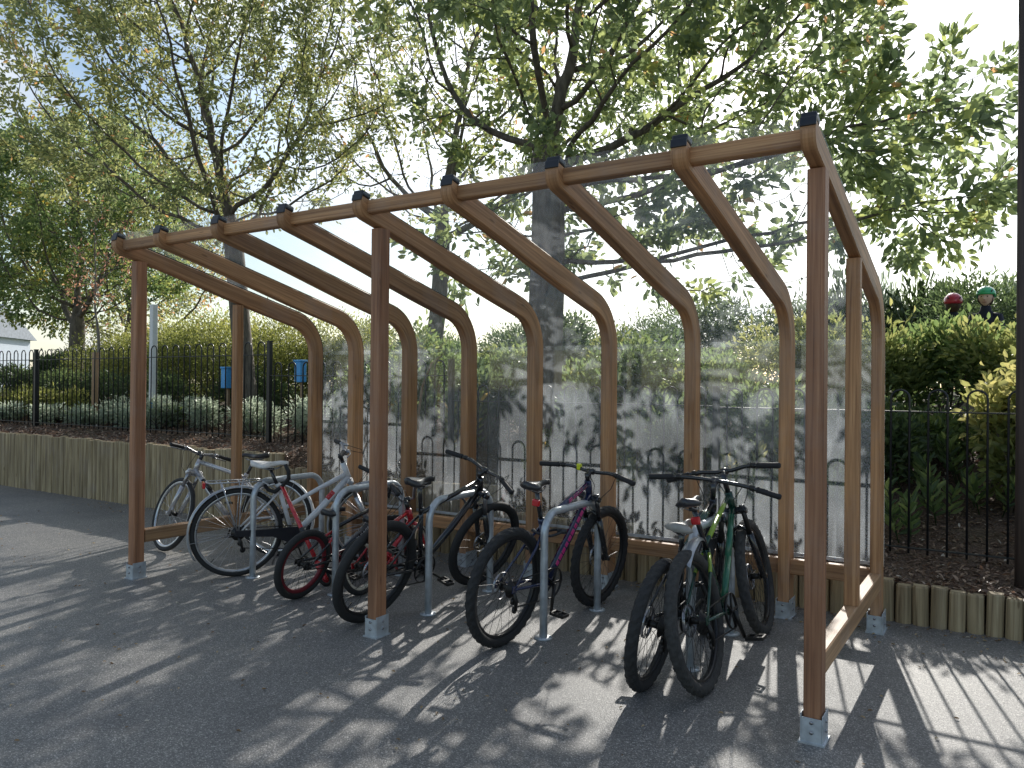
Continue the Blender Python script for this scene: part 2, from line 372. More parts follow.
# ------------------------------------------------------------------ foliage tools
def leaf_mesh(name, P, D, size, mat, aspect=.5, seed=1, rnd=None, fold=.18, parent=None, bias=0.0, flat=False):
    """P Nx3 base points, D Nx3 pointing; one small folded leaf each"""
    rg = np.random.default_rng(seed); n = len(P)
    D = D / (np.linalg.norm(D, axis=1, keepdims=True) + 1e-9)
    A = rg.normal(size=(n, 3))
    if flat: A = A * .25 + np.array([0, 0, 1.0])
    S = np.cross(D, A); S /= (np.linalg.norm(S, axis=1, keepdims=True) + 1e-9)
    Nn = np.cross(S, D)
    L = (size * rg.uniform(.65, 1.25, n))[:, None]; W = L * aspect * .5
    v0 = P; tip = P + D * L - Nn * L * .12
    l1 = P + D * L * .35 + S * W * .95 + Nn * L * fold * .5; l2 = P + D * L * .72 + S * W * .75 + Nn * L * fold * .35
    r1 = P + D * L * .35 - S * W * .95 + Nn * L * fold * .5; r2 = P + D * L * .72 - S * W * .75 + Nn * L * fold * .35
    v = np.stack([v0, l1, l2, tip, r2, r1], 1).reshape(-1, 3)
    me = bpy.data.meshes.new(name); me.vertices.add(6 * n); me.vertices.foreach_set('co', v.astype(np.float32).ravel())
    base = (np.arange(n) * 6)[:, None]
    q = np.concatenate([base + np.array([0, 1, 2, 3]), base + np.array([0, 3, 4, 5])], 1).reshape(-1)
    me.loops.add(8 * n); me.loops.foreach_set('vertex_index', q.astype(np.int32))
    me.polygons.add(2 * n); me.polygons.foreach_set('loop_start', (np.arange(2 * n) * 4).astype(np.int32)); me.polygons.foreach_set('loop_total', np.full(2 * n, 4, np.int32))
    me.update(calc_edges=True)
    if rnd is None: rnd = rg.uniform(0, 1, n)
    rnd = np.clip(rnd + bias, 0, 1)
    a = me.attributes.new('rnd', 'FLOAT', 'FACE'); a.data.foreach_set('value', np.repeat(rnd, 2).astype(np.float32))
    me.materials.append(mat)
    o = bpy.data.objects.new(name, me); col.objects.link(o)
    if parent: o.parent = parent
    return o

def grow(base, fork, env, nat, step=.24, infl=1.6, kill=.34, seed=1, up=.05, maxn=5000, limbs=None):
    """space colonisation: returns nodes, parents"""
    rg = np.random.default_rng(seed)
    att = []
    for (c, r, w) in env:
        k = int(nat * w); p = rg.normal(size=(k * 3, 3)); p /= np.linalg.norm(p, axis=1, keepdims=True)
        p *= (rg.uniform(0, 1, k * 3) ** .36)[:, None]; p = p[:k] * np.array(r) + np.array(c); att.append(p)
    att = np.concatenate(att)
    # clumps: throw away attractors in some random holes
    holes = att[rg.integers(0, len(att), len(att) // 45)]
    for h in holes:
        d = np.linalg.norm(att - h, axis=1); att = att[(d > rg.uniform(.15, .42)) | (rg.uniform(0, 1, len(att)) < .15)]
    nodes = []; par = []
    b = Vector(base); f = Vector(fork); L = (f - b).length; n = max(2, int(L / step))
    for i in range(n + 1):
        t = i / n; p = b.lerp(f, t); p.x += .05 * math.sin(t * 5 + seed) * t; p.y += .04 * math.sin(t * 4 + seed * 2) * t
        nodes.append(p); par.append(i - 1)
    for it in range(130):
        kd = kdtree.KDTree(len(nodes))
        for i, p in enumerate(nodes): kd.insert(p, i)
        kd.balance()
        acc = {}; keep = np.ones(len(att), bool)
        for k in range(len(att)):
            co, i, d = kd.find(att[k])
            if d < kill: keep[k] = False; continue
            if d < infl or it < 12:
                a = acc.setdefault(i, Vector((0, 0, 0))); a += (Vector(att[k]) - nodes[i]).normalized()
        new = 0
        for i, a in acc.items():
            if a.length < 1e-4: continue
            dirn = (a.normalized() + Vector((0, 0, up)) + Vector(rg.normal(size=3)) * .13)
            pd = (nodes[i] - nodes[par[i]]) if par[i] >= 0 else Vector((0, 0, 1))
            dirn = (dirn.normalized() + pd.normalized() * .35).normalized()
            q = nodes[i] + dirn * step
            if kd.find(q)[2] < step * .35: continue
            nodes.append(q); par.append(i); new += 1
        att = att[keep]
        if new == 0 or len(att) < 4 or len(nodes) > maxn: break
    return nodes, par

def tree(name, label, base, fork, env, r0, nat, leaf, n_leaf, lmat, bmat, seed, aspect=.5, group=None, spread=.17, exp=2.35, step=.24, droop=.2, bias=0.0, kill=.34, limb=.72):
    nf = int((Vector(fork) - Vector(base)).length / step)
    root = empty(name, base); tag(root, label, 'tree', group)
    nodes, par = grow(base, fork, env, nat, seed=seed, step=step, kill=kill)
    n = len(nodes); rad = [0.0] * n; kids = [[] for _ in range(n)]
    for i in range(n):
        if par[i] >= 0: kids[par[i]].append(i)
    tipr = .0045
    for i in range(n - 1, -1, -1):
        rad[i] = tipr if not kids[i] else (sum(rad[k] ** exp for k in kids[i])) ** (1 / exp) + .00025
    sc_ = r0 / rad[0]
    ntr = 0
    rad = [max(.0035, r * (sc_ if r > .02 else 1 + (sc_ - 1) * r / .02)) for r in rad]
    B = Vector(base)
    for i in range(n):
        if i > nf: rad[i] = max(.0035, rad[i] * limb)
    for i in range(n):                     # root flare
        z = nodes[i].z - B.z
        if z < .5 and rad[i] > r0 * .6: rad[i] *= 1 + .5 * (1 - z / .5) ** 2
    mb = MB()
    for i in range(n):
        for j, k in enumerate(sorted(kids[i], key=lambda q: -rad[q])):
            if j == 0 and par[i] >= 0: continue
            chain = [i, k]
            while kids[chain[-1]]: chain.append(max(kids[chain[-1]], key=lambda q: rad[q]))
            rs = [rad[c] for c in chain]
            if i != 0: rs[0] = min(rad[i], rs[1] * 1.15)
            mb.tube([nodes[c] - B for c in chain], rs, 10 if rs[0] > .05 else (6 if rs[0] > .015 else 4), cap=True)
    mb.build('trunk', bmat, root)
    rg = np.random.default_rng(seed + 50)
    P0 = np.array([nodes[i] for i in range(n)]); R0 = np.array(rad)
    PP = np.array([nodes[max(0, par[i])] for i in range(n)])
    tips = np.where(R0 < .019)[0]
    w = np.where(R0[tips] < .008, 1.0, .5)
    from mathutils import noise as mn
    cl_ = np.array([mn.noise(Vector(P0[t_]) * 1.15 + Vector((seed, 0, 0))) + .5 * mn.noise(Vector(P0[t_]) * 2.6) for t_ in tips])
    w = w * np.clip((cl_ + .26) * 3.0, .03, 1.5); w /= w.sum()
    idx = rg.choice(tips, n_leaf, p=w)
    out = P0[idx] - PP[idx]; out /= (np.linalg.norm(out, axis=1, keepdims=True) + 1e-9)
    off = rg.normal(size=(n_leaf, 3)); off *= (spread * rg.uniform(.2, 1, n_leaf) / (np.linalg.norm(off, axis=1) + 1e-9))[:, None]
    P = P0[idx] + off + out * rg.uniform(0, step, n_leaf)[:, None] - np.array(base)
    D = off / spread + out * .7 + rg.normal(size=(n_leaf, 3)) * .45; D[:, 2] -= droop
    # per-cluster colour
    cl = rg.uniform(0, 1, n); rn = .55 * cl[idx] + .45 * rg.uniform(0, 1, n_leaf) + (rg.uniform(0, 1, n_leaf) < .012) * .5
    leaf_mesh('crown', P, D, leaf, lmat, aspect, seed, rnd=rn, parent=root, bias=bias)
    return root

def shrub(name, label, cat, c, r, n, leaf, lmat, seed, aspect=.5, group=None, lumps=9, stems=True, up=.3, kind=None, shell=.55, flatbot=True):
    """c = ground point, r = half sizes; foliage fills several lumps"""
    rg = np.random.default_rng(seed)
    root = empty(name, c) if kind is None else None
    cs = []
    for k in range(lumps):
        a = rg.uniform(0, 2 * PI); q = rg.uniform(0, .72) ** .7
        cs.append([math.cos(a) * q * r[0], math.sin(a) * q * r[1], r[2] * rg.uniform(.45, 1.35), *(np.array(r) * rg.uniform(.32, .62))])
    cs = np.array(cs); idx = rg.integers(0, lumps, n)
    d = rg.normal(size=(n, 3)); d /= np.linalg.norm(d, axis=1, keepdims=True)
    q = shell + (1 - shell) * rg.uniform(0, 1, n) ** .6; q *= 1 + .16 * rg.normal(size=n)
    P = cs[idx, :3] + d * cs[idx, 3:] * q[:, None]
    P[:, 2] = np.where(P[:, 2] < .03, rg.uniform(.03, .3, n) * r[2], P[:, 2])
    D = d + rg.normal(size=(n, 3)) * .55; D[:, 2] += up
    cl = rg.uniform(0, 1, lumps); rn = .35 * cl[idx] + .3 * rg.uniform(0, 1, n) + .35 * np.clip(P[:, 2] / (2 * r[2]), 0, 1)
    o = leaf_mesh('foliage' if root else name, P if root else P + np.array(c), D, leaf, lmat, aspect, seed, rnd=rn, parent=root)
    if root:
        mb = MB()
        for k in range(lumps):
            b = Vector((rg.uniform(-.12, .12), rg.uniform(-.12, .12), -.05)); e = Vector(cs[k, :3])
            mid = b.lerp(e, .5) + Vector(rg.normal(size=3)) * .05
            mb.tube([b, mid, e], [.016, .011, .005], 5)
        mb.build('stem', M['bark'], root)
        tag(root, label, cat, group)
        return root
    tag(o, label, cat, group, kind); return o

def up_plant(name, label, cat, c, n_st, h, n_leaf, leaf, lmat, seed, aspect=.22, group=None, spread=.18):
    """clump of upright leafy stems"""
    rg = np.random.default_rng(seed); root = empty(name, c); tag(root, label, cat, group)
    P = []; D = []; mb = MB()
    for s_ in range(n_st):
        a = rg.uniform(0, 2 * PI); q = rg.uniform(0, spread); hh = h * rg.uniform(.6, 1.1)
        b = np.array([math.cos(a) * q, math.sin(a) * q, -.02]); t = b + np.array([math.cos(a) * q * .9, math.sin(a) * q * .9, hh])
        mb.tube([b, (b + t) / 2, t], [.006, .005, .003], 5)
        m = n_leaf // n_st
        for k in range(m):
            f = .25 + .75 * (k + rg.uniform(0, 1)) / m; th = k * 2.4 + rg.uniform(-.3, .3)
            P.append(b + (t - b) * f); D.append([math.cos(th), math.sin(th), .35 + .9 * f])
    leaf_mesh('foliage', np.array(P), np.array(D), leaf, lmat, aspect, seed, parent=root)
    mb.build('stem', M['lf_fresh'], root)
    return root
# ------------------------------------------------------------------ bike shelter
shelter = empty('bike_shelter'); tag(shelter, 'open fronted timber cycle shelter with nine curved ribs and clear panels', 'shelter')
RX = [0, -.553] + [-.553 - .652 * k for k in range(1, 7)] + [-5.0]
SL = .235
def outline(dep=0.0, y0=-.20):
    """outer curve of a rib (offset inwards by dep): list of (y,z)"""
    ang = math.atan(SL); r = .40 - dep
    L0 = Vector((-.20, 2.612)); d = Vector((math.cos(ang), -math.sin(ang))); nrm = Vector((-math.sin(ang), -math.cos(ang)))
    # tangent length
    yc = 1.90; zc = L0.y - SL * (yc - L0.x)       # corner
    tl = .40 * math.tan((PI / 2 - ang) / 2)
    a = Vector((yc, zc)) - d * tl; cen = a + nrm * .40
    pts = []
    st = L0 + nrm * dep; en = a + nrm * dep
    K = 10
    for k in range(K): pts.append(st.lerp(en, k / K))
    a0 = math.atan2(-nrm.y, -nrm.x)
    for k in range(13):
        t = a0 + (0 - a0) * k / 12
        pts.append(cen + Vector((math.cos(t), math.sin(t))) * r)
    return pts
DEP = .115
def dep_at(y): return .115 + .027 * smooth(.1, 1.3, y)
def rib_mesh(zb):
    o = outline(0); i = [outline(dep_at(p.x))[k] for k, p in enumerate(o)]
    # nose: lower front corner rounded
    o0, i0 = o[0], i[0]; d = (o[1] - o[0]).normalized(); nn = (i0 - o0).normalized()
    rr = .07; O = []; I = []
    for k in range(7):
        t = PI / 2 * k / 6
        O.append(o0 + d * (rr * (1 - math.cos(t))) * 1.0)
        I.append(o0 + d * (rr * (1 - math.cos(t))) + nn * ((DEP - rr) + rr * math.sin(t)))
    O += o[1:]; I += i[1:]
    O.append(Vector((1.90, zb))); I.append(Vector((1.90 - .142, zb)))
    return [(0, p.x, p.y) for p in O], [(0, p.x, p.y) for p in I]
def shoe(parent, x, y, sx, sy):
    mb = MB(); h = .125; t = .005
    for s_ in (-1, 1):
        mb.box((s_ * (sx / 2 + t), 0, h / 2), (t, sy + .012, h), ch=.001)
        mb.box((0, s_ * (sy / 2 + t), h * .44), (sx + .004, t, h * .88), ch=.001)
    mb.box((0, 0, .004), (sx + .03, sy + .03, .008))
    for zz in (.05, .092):
        mb.cyl((0, -sy / 2 - .004, zz), (0, -sy / 2 - .014, zz), .008, 8, 1)
        mb.cyl((sx / 2 + .005, 0, zz), (sx / 2 + .014, 0, zz), .008, 8, 1)
    return mb.build('post_shoe', [M['galv'], M['steel']], parent, (x, y, 0))
for x in RX:
    rw_ = .062 if x in (RX[0], RX[8]) else .072
    O, I = rib_mesh(.012)
    mb = MB(); mb.beam([(p[0], p[1], p[2]) for p in O], [(p[0], p[1], p[2]) for p in I], (1, 0, 0), rw_)
    rb = mb.build('rib', M['rib'], shelter, (x, 0, 0))
    # black end cap on the nose
    mb = MB(); ang = math.atan(SL)
    Mx = Matrix.Rotation(-ang, 3, 'X')
    mb.box((0, -.165, 2.62), (rw_ + .004, .072, .036), M=Mx, ch=.008)
    mb.box((0, -.205, 2.602), (rw_ + .004, .010, .040), M=Mx, ch=.003)
    mb.build('end_cap', M['black'], rb)
    # gasket strip following the outer edge
    oo = outline(0)[1:] + [Vector((1.90, .40))]; no = outline(-.009)[1:] + [Vector((1.909, .40))]
    mb = MB(); mb.beam([(0, p.x, p.y) for p in no], [(0, p.x, p.y) for p in oo], (1, 0, 0), .05, .001)
    mb.build('gasket', M['gasket'], rb)
    shoe(rb, 0, 1.829, .076, .144)
for x in (RX[0], RX[4], RX[8]):
    mb = MB(); mb.bar((0, 0, .012), (0, 0, 2.448), (1, 0, 0), .074, .092, .006)
    p = mb.build('post', M['post'], shelter, (x, 0, 0)); shoe(p, 0, 0, .078, .096)
for k in range(8):
    a, b = RX[k] - .0365, RX[k + 1] + .0365
    mb = MB(); mb.bar((a, -.125, 2.553), (b, -.125, 2.553), (0, 1, 0), .065, .075); mb.build('front_beam', M['rib'], shelter)
    mb = MB(); mb.bar((a, 1.83, .335), (b, 1.83, .335), (0, 1, 0), .06, .10); mb.build('back_rail', M['rib'], shelter)
    # clear panels, lapped between rib centres
    a, b = RX[k] - .003, RX[k + 1] + .003
    if k == 0: a = RX[0] + .03
    if k == 7: b = RX[8] - .03
    o = outline(-.013, 0); pts = [(o[0].x - .0, o[0].y)] + [(p.x, p.y) for p in o[1:]]
    mb = MB(); n = len(pts); vs = []
    for p in pts: vs += [(a, p[0], p[1]), (b, p[0], p[1])]
    mb.add(vs, [(2 * i, 2 * i + 1, 2 * i + 3, 2 * i + 2) for i in range(n - 1)])
    mb.build('roof_panel', M['roofpanel'], shelter)
    zt = pts[-1][1] - .004
    mb = MB(); mb.add([(a, 1.9165, .385), (b, 1.9165, .385), (b, 1.9165, zt + .04), (a, 1.9165, zt + .04)], [(0, 1, 2, 3)])
    bp = mb.build('back_panel', M['panel'], shelter)
    mb = MB()
    mb.box(((a + b) / 2, 1.913, .40), (abs(b - a) - .01, .003, .022), 0)
    for t in (.15, .5, .85):
        xx = a + (b - a) * t; mb.cyl((xx, 1.905, .40), (xx, 1.925, .40), .006, 8, 0)
    mb.build('clamp_strip', M['galv'], bp)
for x in (RX[0], RX[8]):
    mb = MB(); mb.bar((0, .052, .32), (0, 1.757, .32), (1, 0, 0), .07, .10); mb.build('end_rail', M['rail'], shelter, (x, 0, 0))
    mb = MB(); mb.bar((0, .92, .371), (0, .92, 2.20), (1, 0, 0), .07, .07); mb.build('end_stud', M['rib'], shelter, (x, 0, 0))

# ------------------------------------------------------------------ cycle stands
def stand_mesh():
    mb = MB(); r = .024; R = .14; y1 = .72; H = .745
    pts = [(0, 0, 0), (0, 0, .3), (0, 0, H - R)]
    for k in range(1, 9):
        t = PI / 2 * k / 8; pts.append((0, R * (1 - math.cos(t)), H - R + R * math.sin(t)))
    pts.append((0, y1 / 2, H))
    q = [(0, y1 - p[1], p[2]) for p in reversed(pts[:-1])]
    mb.tube(pts + q, r, 14)
    return mb
stands = ['galvanised hoop stand nearest the left post, silver bike leaning behind it', 'galvanised hoop stand just left of the middle post with small red and black bikes',
          'galvanised hoop stand directly right of the middle post, black bike leaning on it', 'galvanised hoop stand holding the pink and navy mountain bike',
          'galvanised hoop stand mostly hidden between the two rightmost bikes']
first = None
for k, x in enumerate([-4.28, -3.385, -2.53, -1.65, -.74]):
    if first is None:
        first = o = stand_root = empty('cycle_stand', (x, .52, 0))
        stand_mesh().build('hoop', M['rack'], o)
        for yy in (0, .72):
            mb = MB(); mb.cyl((0, yy, 0), (0, yy, .007), .055, 20); 
            for q in range(3):
                a = q * 2.094 + .5; mb.cyl((.04 * math.cos(a), yy + .04 * math.sin(a), .007), (.04 * math.cos(a), yy + .04 * math.sin(a), .014), .007, 6)
            mb.build('foot_flange', M['rack'], o)
    else:
        o = copy_tree(first); o.location = (x, .52, 0)
    tag(o, stands[k], 'bike rack', 'hoop stands in a row inside the shelter')

# ------------------------------------------------------------------ bicycles
def rotm(axis_p, axis_d, ang):
    return Matrix.Translation(axis_p) @ Matrix.Rotation(ang, 4, axis_d) @ Matrix.Translation(-axis_p)
def xf(mb, T):
    mb.v = [tuple(T @ Vector(p)) for p in mb.v]; return mb
def wheel(root, R, tw, tyre, rim, spoke, axle, T, knob=False, disc=True, rw=.014, nsp=28, mag=False):
    ax = Vector(axle); mb = MB()
    rr = R - tw * .92
    sect = [(-.011, rr - .016), (-.013, rr + .004), (-.010, rr + .006), (.010, rr + .006), (.013, rr + .004), (.011, rr - .016)]
    if rw > .02: sect = [(-.009, rr - rw), (-.014, rr + .004), (-.010, rr + .006), (.010, rr + .006), (.014, rr + .004), (.009, rr - rw)]
    n = 56; vs = []; fs = []
    for i in range(n):
        a = 2 * PI * i / n
        for (y, q) in sect: vs.append((q * math.cos(a), y, q * math.sin(a)))
    m = len(sect)
    for i in range(n):
        j = (i + 1) % n
        for k in range(m): fs.append((i * m + k, i * m + (k + 1) % m, j * m + (k + 1) % m, j * m + k))
    mb.add([Vector(v) + ax for v in vs], fs, 0)
    mb.cyl(ax + V(0, -.03, 0), ax + V(0, .03, 0), .018, 14, 2); mb.cyl(ax + V(0, -.055, 0), ax + V(0, .055, 0), .007, 8, 2)
    for s_ in (-1, 1): mb.cyl(ax + V(0, s_ * .026, 0), ax + V(0, s_ * .031, 0), .027, 16, 2)
    for i in range(nsp):
        s_ = 1 if i % 2 else -1; a = 2 * PI * i / nsp; b = a + (.45 if (i // 2) % 2 else -.45)
        mb.tube([ax + V(.024 * math.cos(b), s_ * .028, .024 * math.sin(b)), ax + V((rr - .012) * math.cos(a), 0, (rr - .012) * math.sin(a))], .0013, 4, 1, cap=False)
    mb.cyl(ax + V((rr - .01) * math.cos(4), 0, (rr - .01) * math.sin(4)), ax + V((rr - .055) * math.cos(4), 0, (rr - .055) * math.sin(4)), .003, 6, 2)
    w = xf(mb, T).build('wheel', [rim, spoke, M['darksteel']], root)
    mb = MB(); n = 144 if knob else 64; m = 20 if knob else 12; vs = []; fs = []; rc = R - tw / 2
    for i in range(n):
        a = 2 * PI * i / n
        for k in range(m):
            b = 2 * PI * k / m; q = tw / 2
            if knob:
                bb_ = abs((b + PI) % (2 * PI) - PI)
                if bb_ < .5: q *= 1.10 if i % 4 < 2 else .97
                elif bb_ < 1.2: q *= 1.11 if i % 4 > 1 else .96
            vs.append(((rc + q * math.cos(b)) * math.cos(a), q * math.sin(b), (rc + q * math.cos(b)) * math.sin(a)))
    for i in range(n):
        j = (i + 1) % n
        for k in range(m): fs.append((i * m + k, i * m + (k + 1) % m, j * m + (k + 1) % m, j * m + k))
    mb.add([Vector(v) + ax for v in vs], fs, 0, smooth=not knob)
    xf(mb, T).build('tyre', tyre, w)
    if disc:
        mb = MB()
        for i in range(26):
            pass
        ring = [ax + V(.078 * math.cos(2 * PI * i / 36), .034, .078 * math.sin(2 * PI * i / 36)) for i in range(36)]
        mb.tube(ring, .0085, 6, closed=True, flat=.2)
        for i in range(6):
            a = 2 * PI * i / 6; mb.tube([ax + V(.02 * math.cos(a), .034, .02 * math.sin(a)), ax + V(.075 * math.cos(a + .4), .034, .075 * math.sin(a + .4))], .003, 5)
        xf(mb, T).build('brake_disc', M['steel'], w)
    return w
def saddle(root, p, L, W, mat, post_from, postmat, T=Matrix.Identity(4), tilt=0.0):
    n = 14; m = 10; vs = []; fs = []
    for i in range(n):
        t = i / (n - 1); x = -L * .55 + L * t
        hw = W / 2 * (math.sin(min(1, (t + .06) / .34) * PI / 2) if t < .28 else (1 - smooth(.25, .68, t)) * .80 + .20)
        if t > .9: hw *= 1 - (t - .9) * 4
        if t < .08: hw *= .8
        top = .005 * math.cos(t * 2 * PI) + (.006 if t < .15 else 0) * (1 - t / .15) - .012 * max(0, t - .8) * 5
        for k in range(m + 1):
            s_ = -1 + 2 * k / m
            z = top - .03 * abs(s_) ** 3.2
            vs.append((x, hw * s_, z))
        for k in range(m + 1):
            s_ = 1 - 2 * k / m
            vs.append((x, hw * .8 * s_, top - .042 + .016 * smooth(.2, 1, t) - .004 * (1 - abs(s_))))
    q = 2 * (m + 1)
    for i in range(n - 1):
        for k in range(q): fs.append((i * q + k, i * q + (k + 1) % q, (i + 1) * q + (k + 1) % q, (i + 1) * q + k))
    fs.append(tuple(range(q))); fs.append(tuple((n - 1) * q + k for k in range(q)))
    mb = MB(); P = Vector(p); Tt = Matrix.Translation(P) @ Matrix.Rotation(tilt, 4, 'Y')
    mb.add([Tt @ Vector(v) for v in vs], fs, 0)
    for s_ in (-1, 1): mb.tube([P + V(-L * .35, s_ * .022, -.045), P + V(-L * .1, s_ * .022, -.065), P + V(L * .15, s_ * .018, -.06), P + V(L * .3, 0, -.04)], .0035, 5, 1)
    s = mb.build('saddle', [mat, M['steel']], root)
    mb = MB(); mb.cyl(post_from, P + V(-.01, 0, -.062), .0145, 12); mb.box(P + V(-.005, 0, -.062), (.05, .045, .02), ch=.004)
    mb.build('seat_post', postmat, s)
    return s

def bike(label, cat, rear, head, lean, steer, P):
    g = dict(R=.345, tw=.056, wb=1.09, bb=(.425, .30), ha=68, Lf=.50, off=.045, htl=.115, stl=.42, sad=.66, frame=M['frameblack'], rise=.02, barw=.36, back=.07,
             rim=M['rimblack'], spoke=M['spokeblack'], tyre=M['tyre'], knob=False, disc=True, susp=True, saddle=M['saddle'], SL=.27, SW=.145, stem=.05, stack=.03,
             post=M['frameblack'], bars=M['frameblack'], grip=M['grip'], tube=.0185, dt=.024, rw=.014, step=False, cassette=.055, crank=.17, cang=-1.2, lever=M['darksteel'], forkm=None, stan=M['steel'], sweep=.04)
    g.update(P); G = type('G', (), g)
    root = empty('bicycle', (rear[0], rear[1], 0), (R_(lean), 0, R_(head))); tag(root, label, cat)
    R = G.R; A0 = V(0, 0, R); A1 = V(G.wb, 0, R); BB = V(G.bb[0], 0, G.bb[1])
    ha = R_(G.ha); a = V(-math.cos(ha), 0, math.sin(ha)); n = V(math.sin(ha), 0, math.cos(ha))
    Pax = A1 - n * G.off; Hb = Pax + a * G.Lf; Ht = Hb + a * G.htl
    T = rotm(Hb, a, R_(steer)); I = Matrix.Identity(4)
    sd = V(-math.cos(R_(73)), 0, math.sin(R_(73))); St = BB + sd * G.stl; Sad = BB + sd * G.sad
    # frame
    mb = MB(); e = V(0, 1, 0)
    mb.cyl(Hb, Ht, .024, 16)
    mb.cyl(BB - e * .038, BB + e * .038, .024, 16)
    mb.tube([BB, St], G.tube * .95, 12)
    dts = BB.lerp(Hb, .02)
    mb.tube([BB, BB.lerp(Hb, .5) + V(0, 0, -.006), Hb + a * .02], [G.dt, G.dt * 1.08, G.dt], 12)
    if G.step: tt0 = BB + sd * G.stl * .55; tt1 = Hb + a * .05
    else: tt0 = St - sd * .03; tt1 = Ht - a * .02
    mb.tube([tt0, tt0.lerp(tt1, .5) + V(0, 0, .004), tt1], [G.tube * .85, G.tube, G.tube * 1.1], 12)
    for s_ in (-1, 1):
        mb.tube([BB + e * s_ * .03 + V(-.02, 0, 0), BB.lerp(A0, .35) + e * s_ * .042, A0 + e * s_ * .062], [.012, .011, .008], 8)
        mb.tube([St - sd * .05 + e * s_ * .015, (St - sd * .05).lerp(A0, .35) + e * s_ * .042, A0 + e * s_ * .062], [.009, .009, .007], 8)
        mb.box(A0 + e * s_ * .062, (.045, .006, .04), ch=.002)
    if G.susp: mb.cyl(St, St + sd * .0, .02)if False else None
    mb.cyl(St - sd * .02, St + sd * .012, G.tube * 1.15, 12)
    # cable
    fr = mb.build('frame', G.frame, root)
    if 'panels' in g:
        for (kind, mat, t0, t1, k) in g['panels']:
            p0, p1 = (BB, Hb + a * .02) if kind == 'd' else ((tt0, tt1) if kind == 't' else (St - sd * .05, A0))
            mbp = MB()
            if kind == 's':
                for s_ in (-1, 1):
                    q0 = St - sd * .05 + e * s_ * .015; q1 = (St - sd * .05).lerp(A0, .35) + e * s_ * .042
                    mbp.tube([q0.lerp(q1, .2), q1], .0098, 8)
            else:
                rr = (G.dt if kind == 'd' else G.tube) * 1.04
                nn = max(2, k)
                for j in range(nn):
                    u0 = t0 + (t1 - t0) * j / nn; u1 = t0 + (t1 - t0) * (j + (.45 + .35 * ((j * 7) % 3) / 2 if nn > 2 else 1)) / nn
                    c = V(0, 0, -.006) if kind == 'd' else V(0, 0, .004)
                    f0 = p0.lerp(p1, u0) + c * (1 - abs(2 * u0 - 1)); f1 = p0.lerp(p1, u1) + c * (1 - abs(2 * u1 - 1))
                    mbp.tube([f0, f1], rr * (1.03 if kind == 'd' else 1.015), 12, cap=True)
            mbp.build('frame_graphic', mat, fr)
    if g.get('text'):
        for s_ in (-1, 1):
            cu = bpy.data.curves.new('t', 'FONT'); cu.body = g['text']; cu.size = .052; cu.align_x = 'CENTER'; cu.align_y = 'CENTER'; cu.extrude = .0008
            to = bpy.data.objects.new('t', cu); col.objects.link(to)
            me = bpy.data.meshes.new_from_object(to); bpy.data.objects.remove(to)
            ang = math.atan2((Hb - BB).z, (Hb - BB).x); cpos = BB.lerp(Hb, .55) + V(0, s_ * -(G.dt * 1.12), -.006)
            Mt = Matrix.Translation(cpos) @ Matrix.Rotation(-ang, 4, 'Y') @ Matrix.Rotation(PI / 2, 4, 'X')
            if s_ < 0: Mt = Matrix.Translation(cpos) @ Matrix.Rotation(-ang, 4, 'Y') @ Matrix.Rotation(PI, 4, 'Z') @ Matrix.Rotation(PI / 2, 4, 'X')
            me.transform(Mt); me.materials.clear(); me.materials.append(M['letter'])
            lo = bpy.data.objects.new('lettering', me); col.objects.link(lo); lo.parent = fr
    if g.get('blocks'):
        mb = MB()
        for (p0, p1, c0, rr, h, nl, u0, u1) in ((BB, Hb + a * .02, V(0, 0, -.006), G.dt, .040, 10, .16, .86), (tt0, tt1, V(0, 0, .004), G.tube, .032, 4, .50, .95)):
            dd = (p1 - p0).normalized(); up_ = V(0, 1, 0).cross(dd) * -1; Ln = (p1 - p0).length; st_ = Ln * (u1 - u0) / nl
            for s_ in (-1, 1):
                for j in range(nl):
                    u = u0 + (u1 - u0) * (j + .5) / nl; cc = p0 + (p1 - p0) * u + c0 * (1 - abs(2 * u - 1)); w_ = st_ * (.43 if j % 3 else .33)
                    for (z0, z1, sh, yy) in ((-.5, .5, .25, 0),):
                        vs = []
                        for (fx, fz) in ((-1, z0), (1, z0), (1, z1), (-1, z1)):
                            ang = fz * h / rr; vs.append(cc + dd * (fx * w_ + fz * h * sh) + V(0, s_ * rr * 1.07 * math.cos(ang), 0) + up_ * rr * 1.07 * math.sin(ang))
                        mid = [cc + dd * (fx * w_) + V(0, s_ * rr * 1.09, 0) for fx in (-1, 1)]
                        mb.add(vs + mid, [(0, 1, 5, 4), (4, 5, 2, 3)], 0)
        mb.build('frame_graphic', g['blocks'], fr)
    # wheels
    wheel(root, R, G.tw, G.tyre, G.rim, G.spoke, A0, I, G.knob, G.disc, G.rw)
    wheel(root, R, G.tw, G.tyre, G.rim, G.spoke, A1, T, G.knob, G.disc, G.rw)
    # fork
    mb = MB(); fm = G.forkm or G.frame; w = .052 + (G.tw - .05) * .3
    cr = Hb - a * .015
    if G.susp:
        mb.box(cr, (.055, 2 * w + .05, .035), M=Matrix.Rotation(PI / 2 - ha, 3, 'Y'), ch=.01)
        for s_ in (-1, 1):
            top = cr + e * s_ * w + a * .02; m1 = cr + e * s_ * w - a * G.Lf * .34; bt = A1 + e * s_ * w - n * .012
            mb.cyl(top, m1, .0155, 12, 1); mb.tube([m1 + a * .01, m1.lerp(bt, .5), bt], [.021, .0195, .0175], 12, 0)
            mb.cyl(A1 + e * s_ * (w - .02), A1 + e * s_ * (w + .016), .017, 10, 0)
            mb.cyl(top, top + a * .012, .018, 12, 0)
        br = cr - a * (G.Lf * .36)
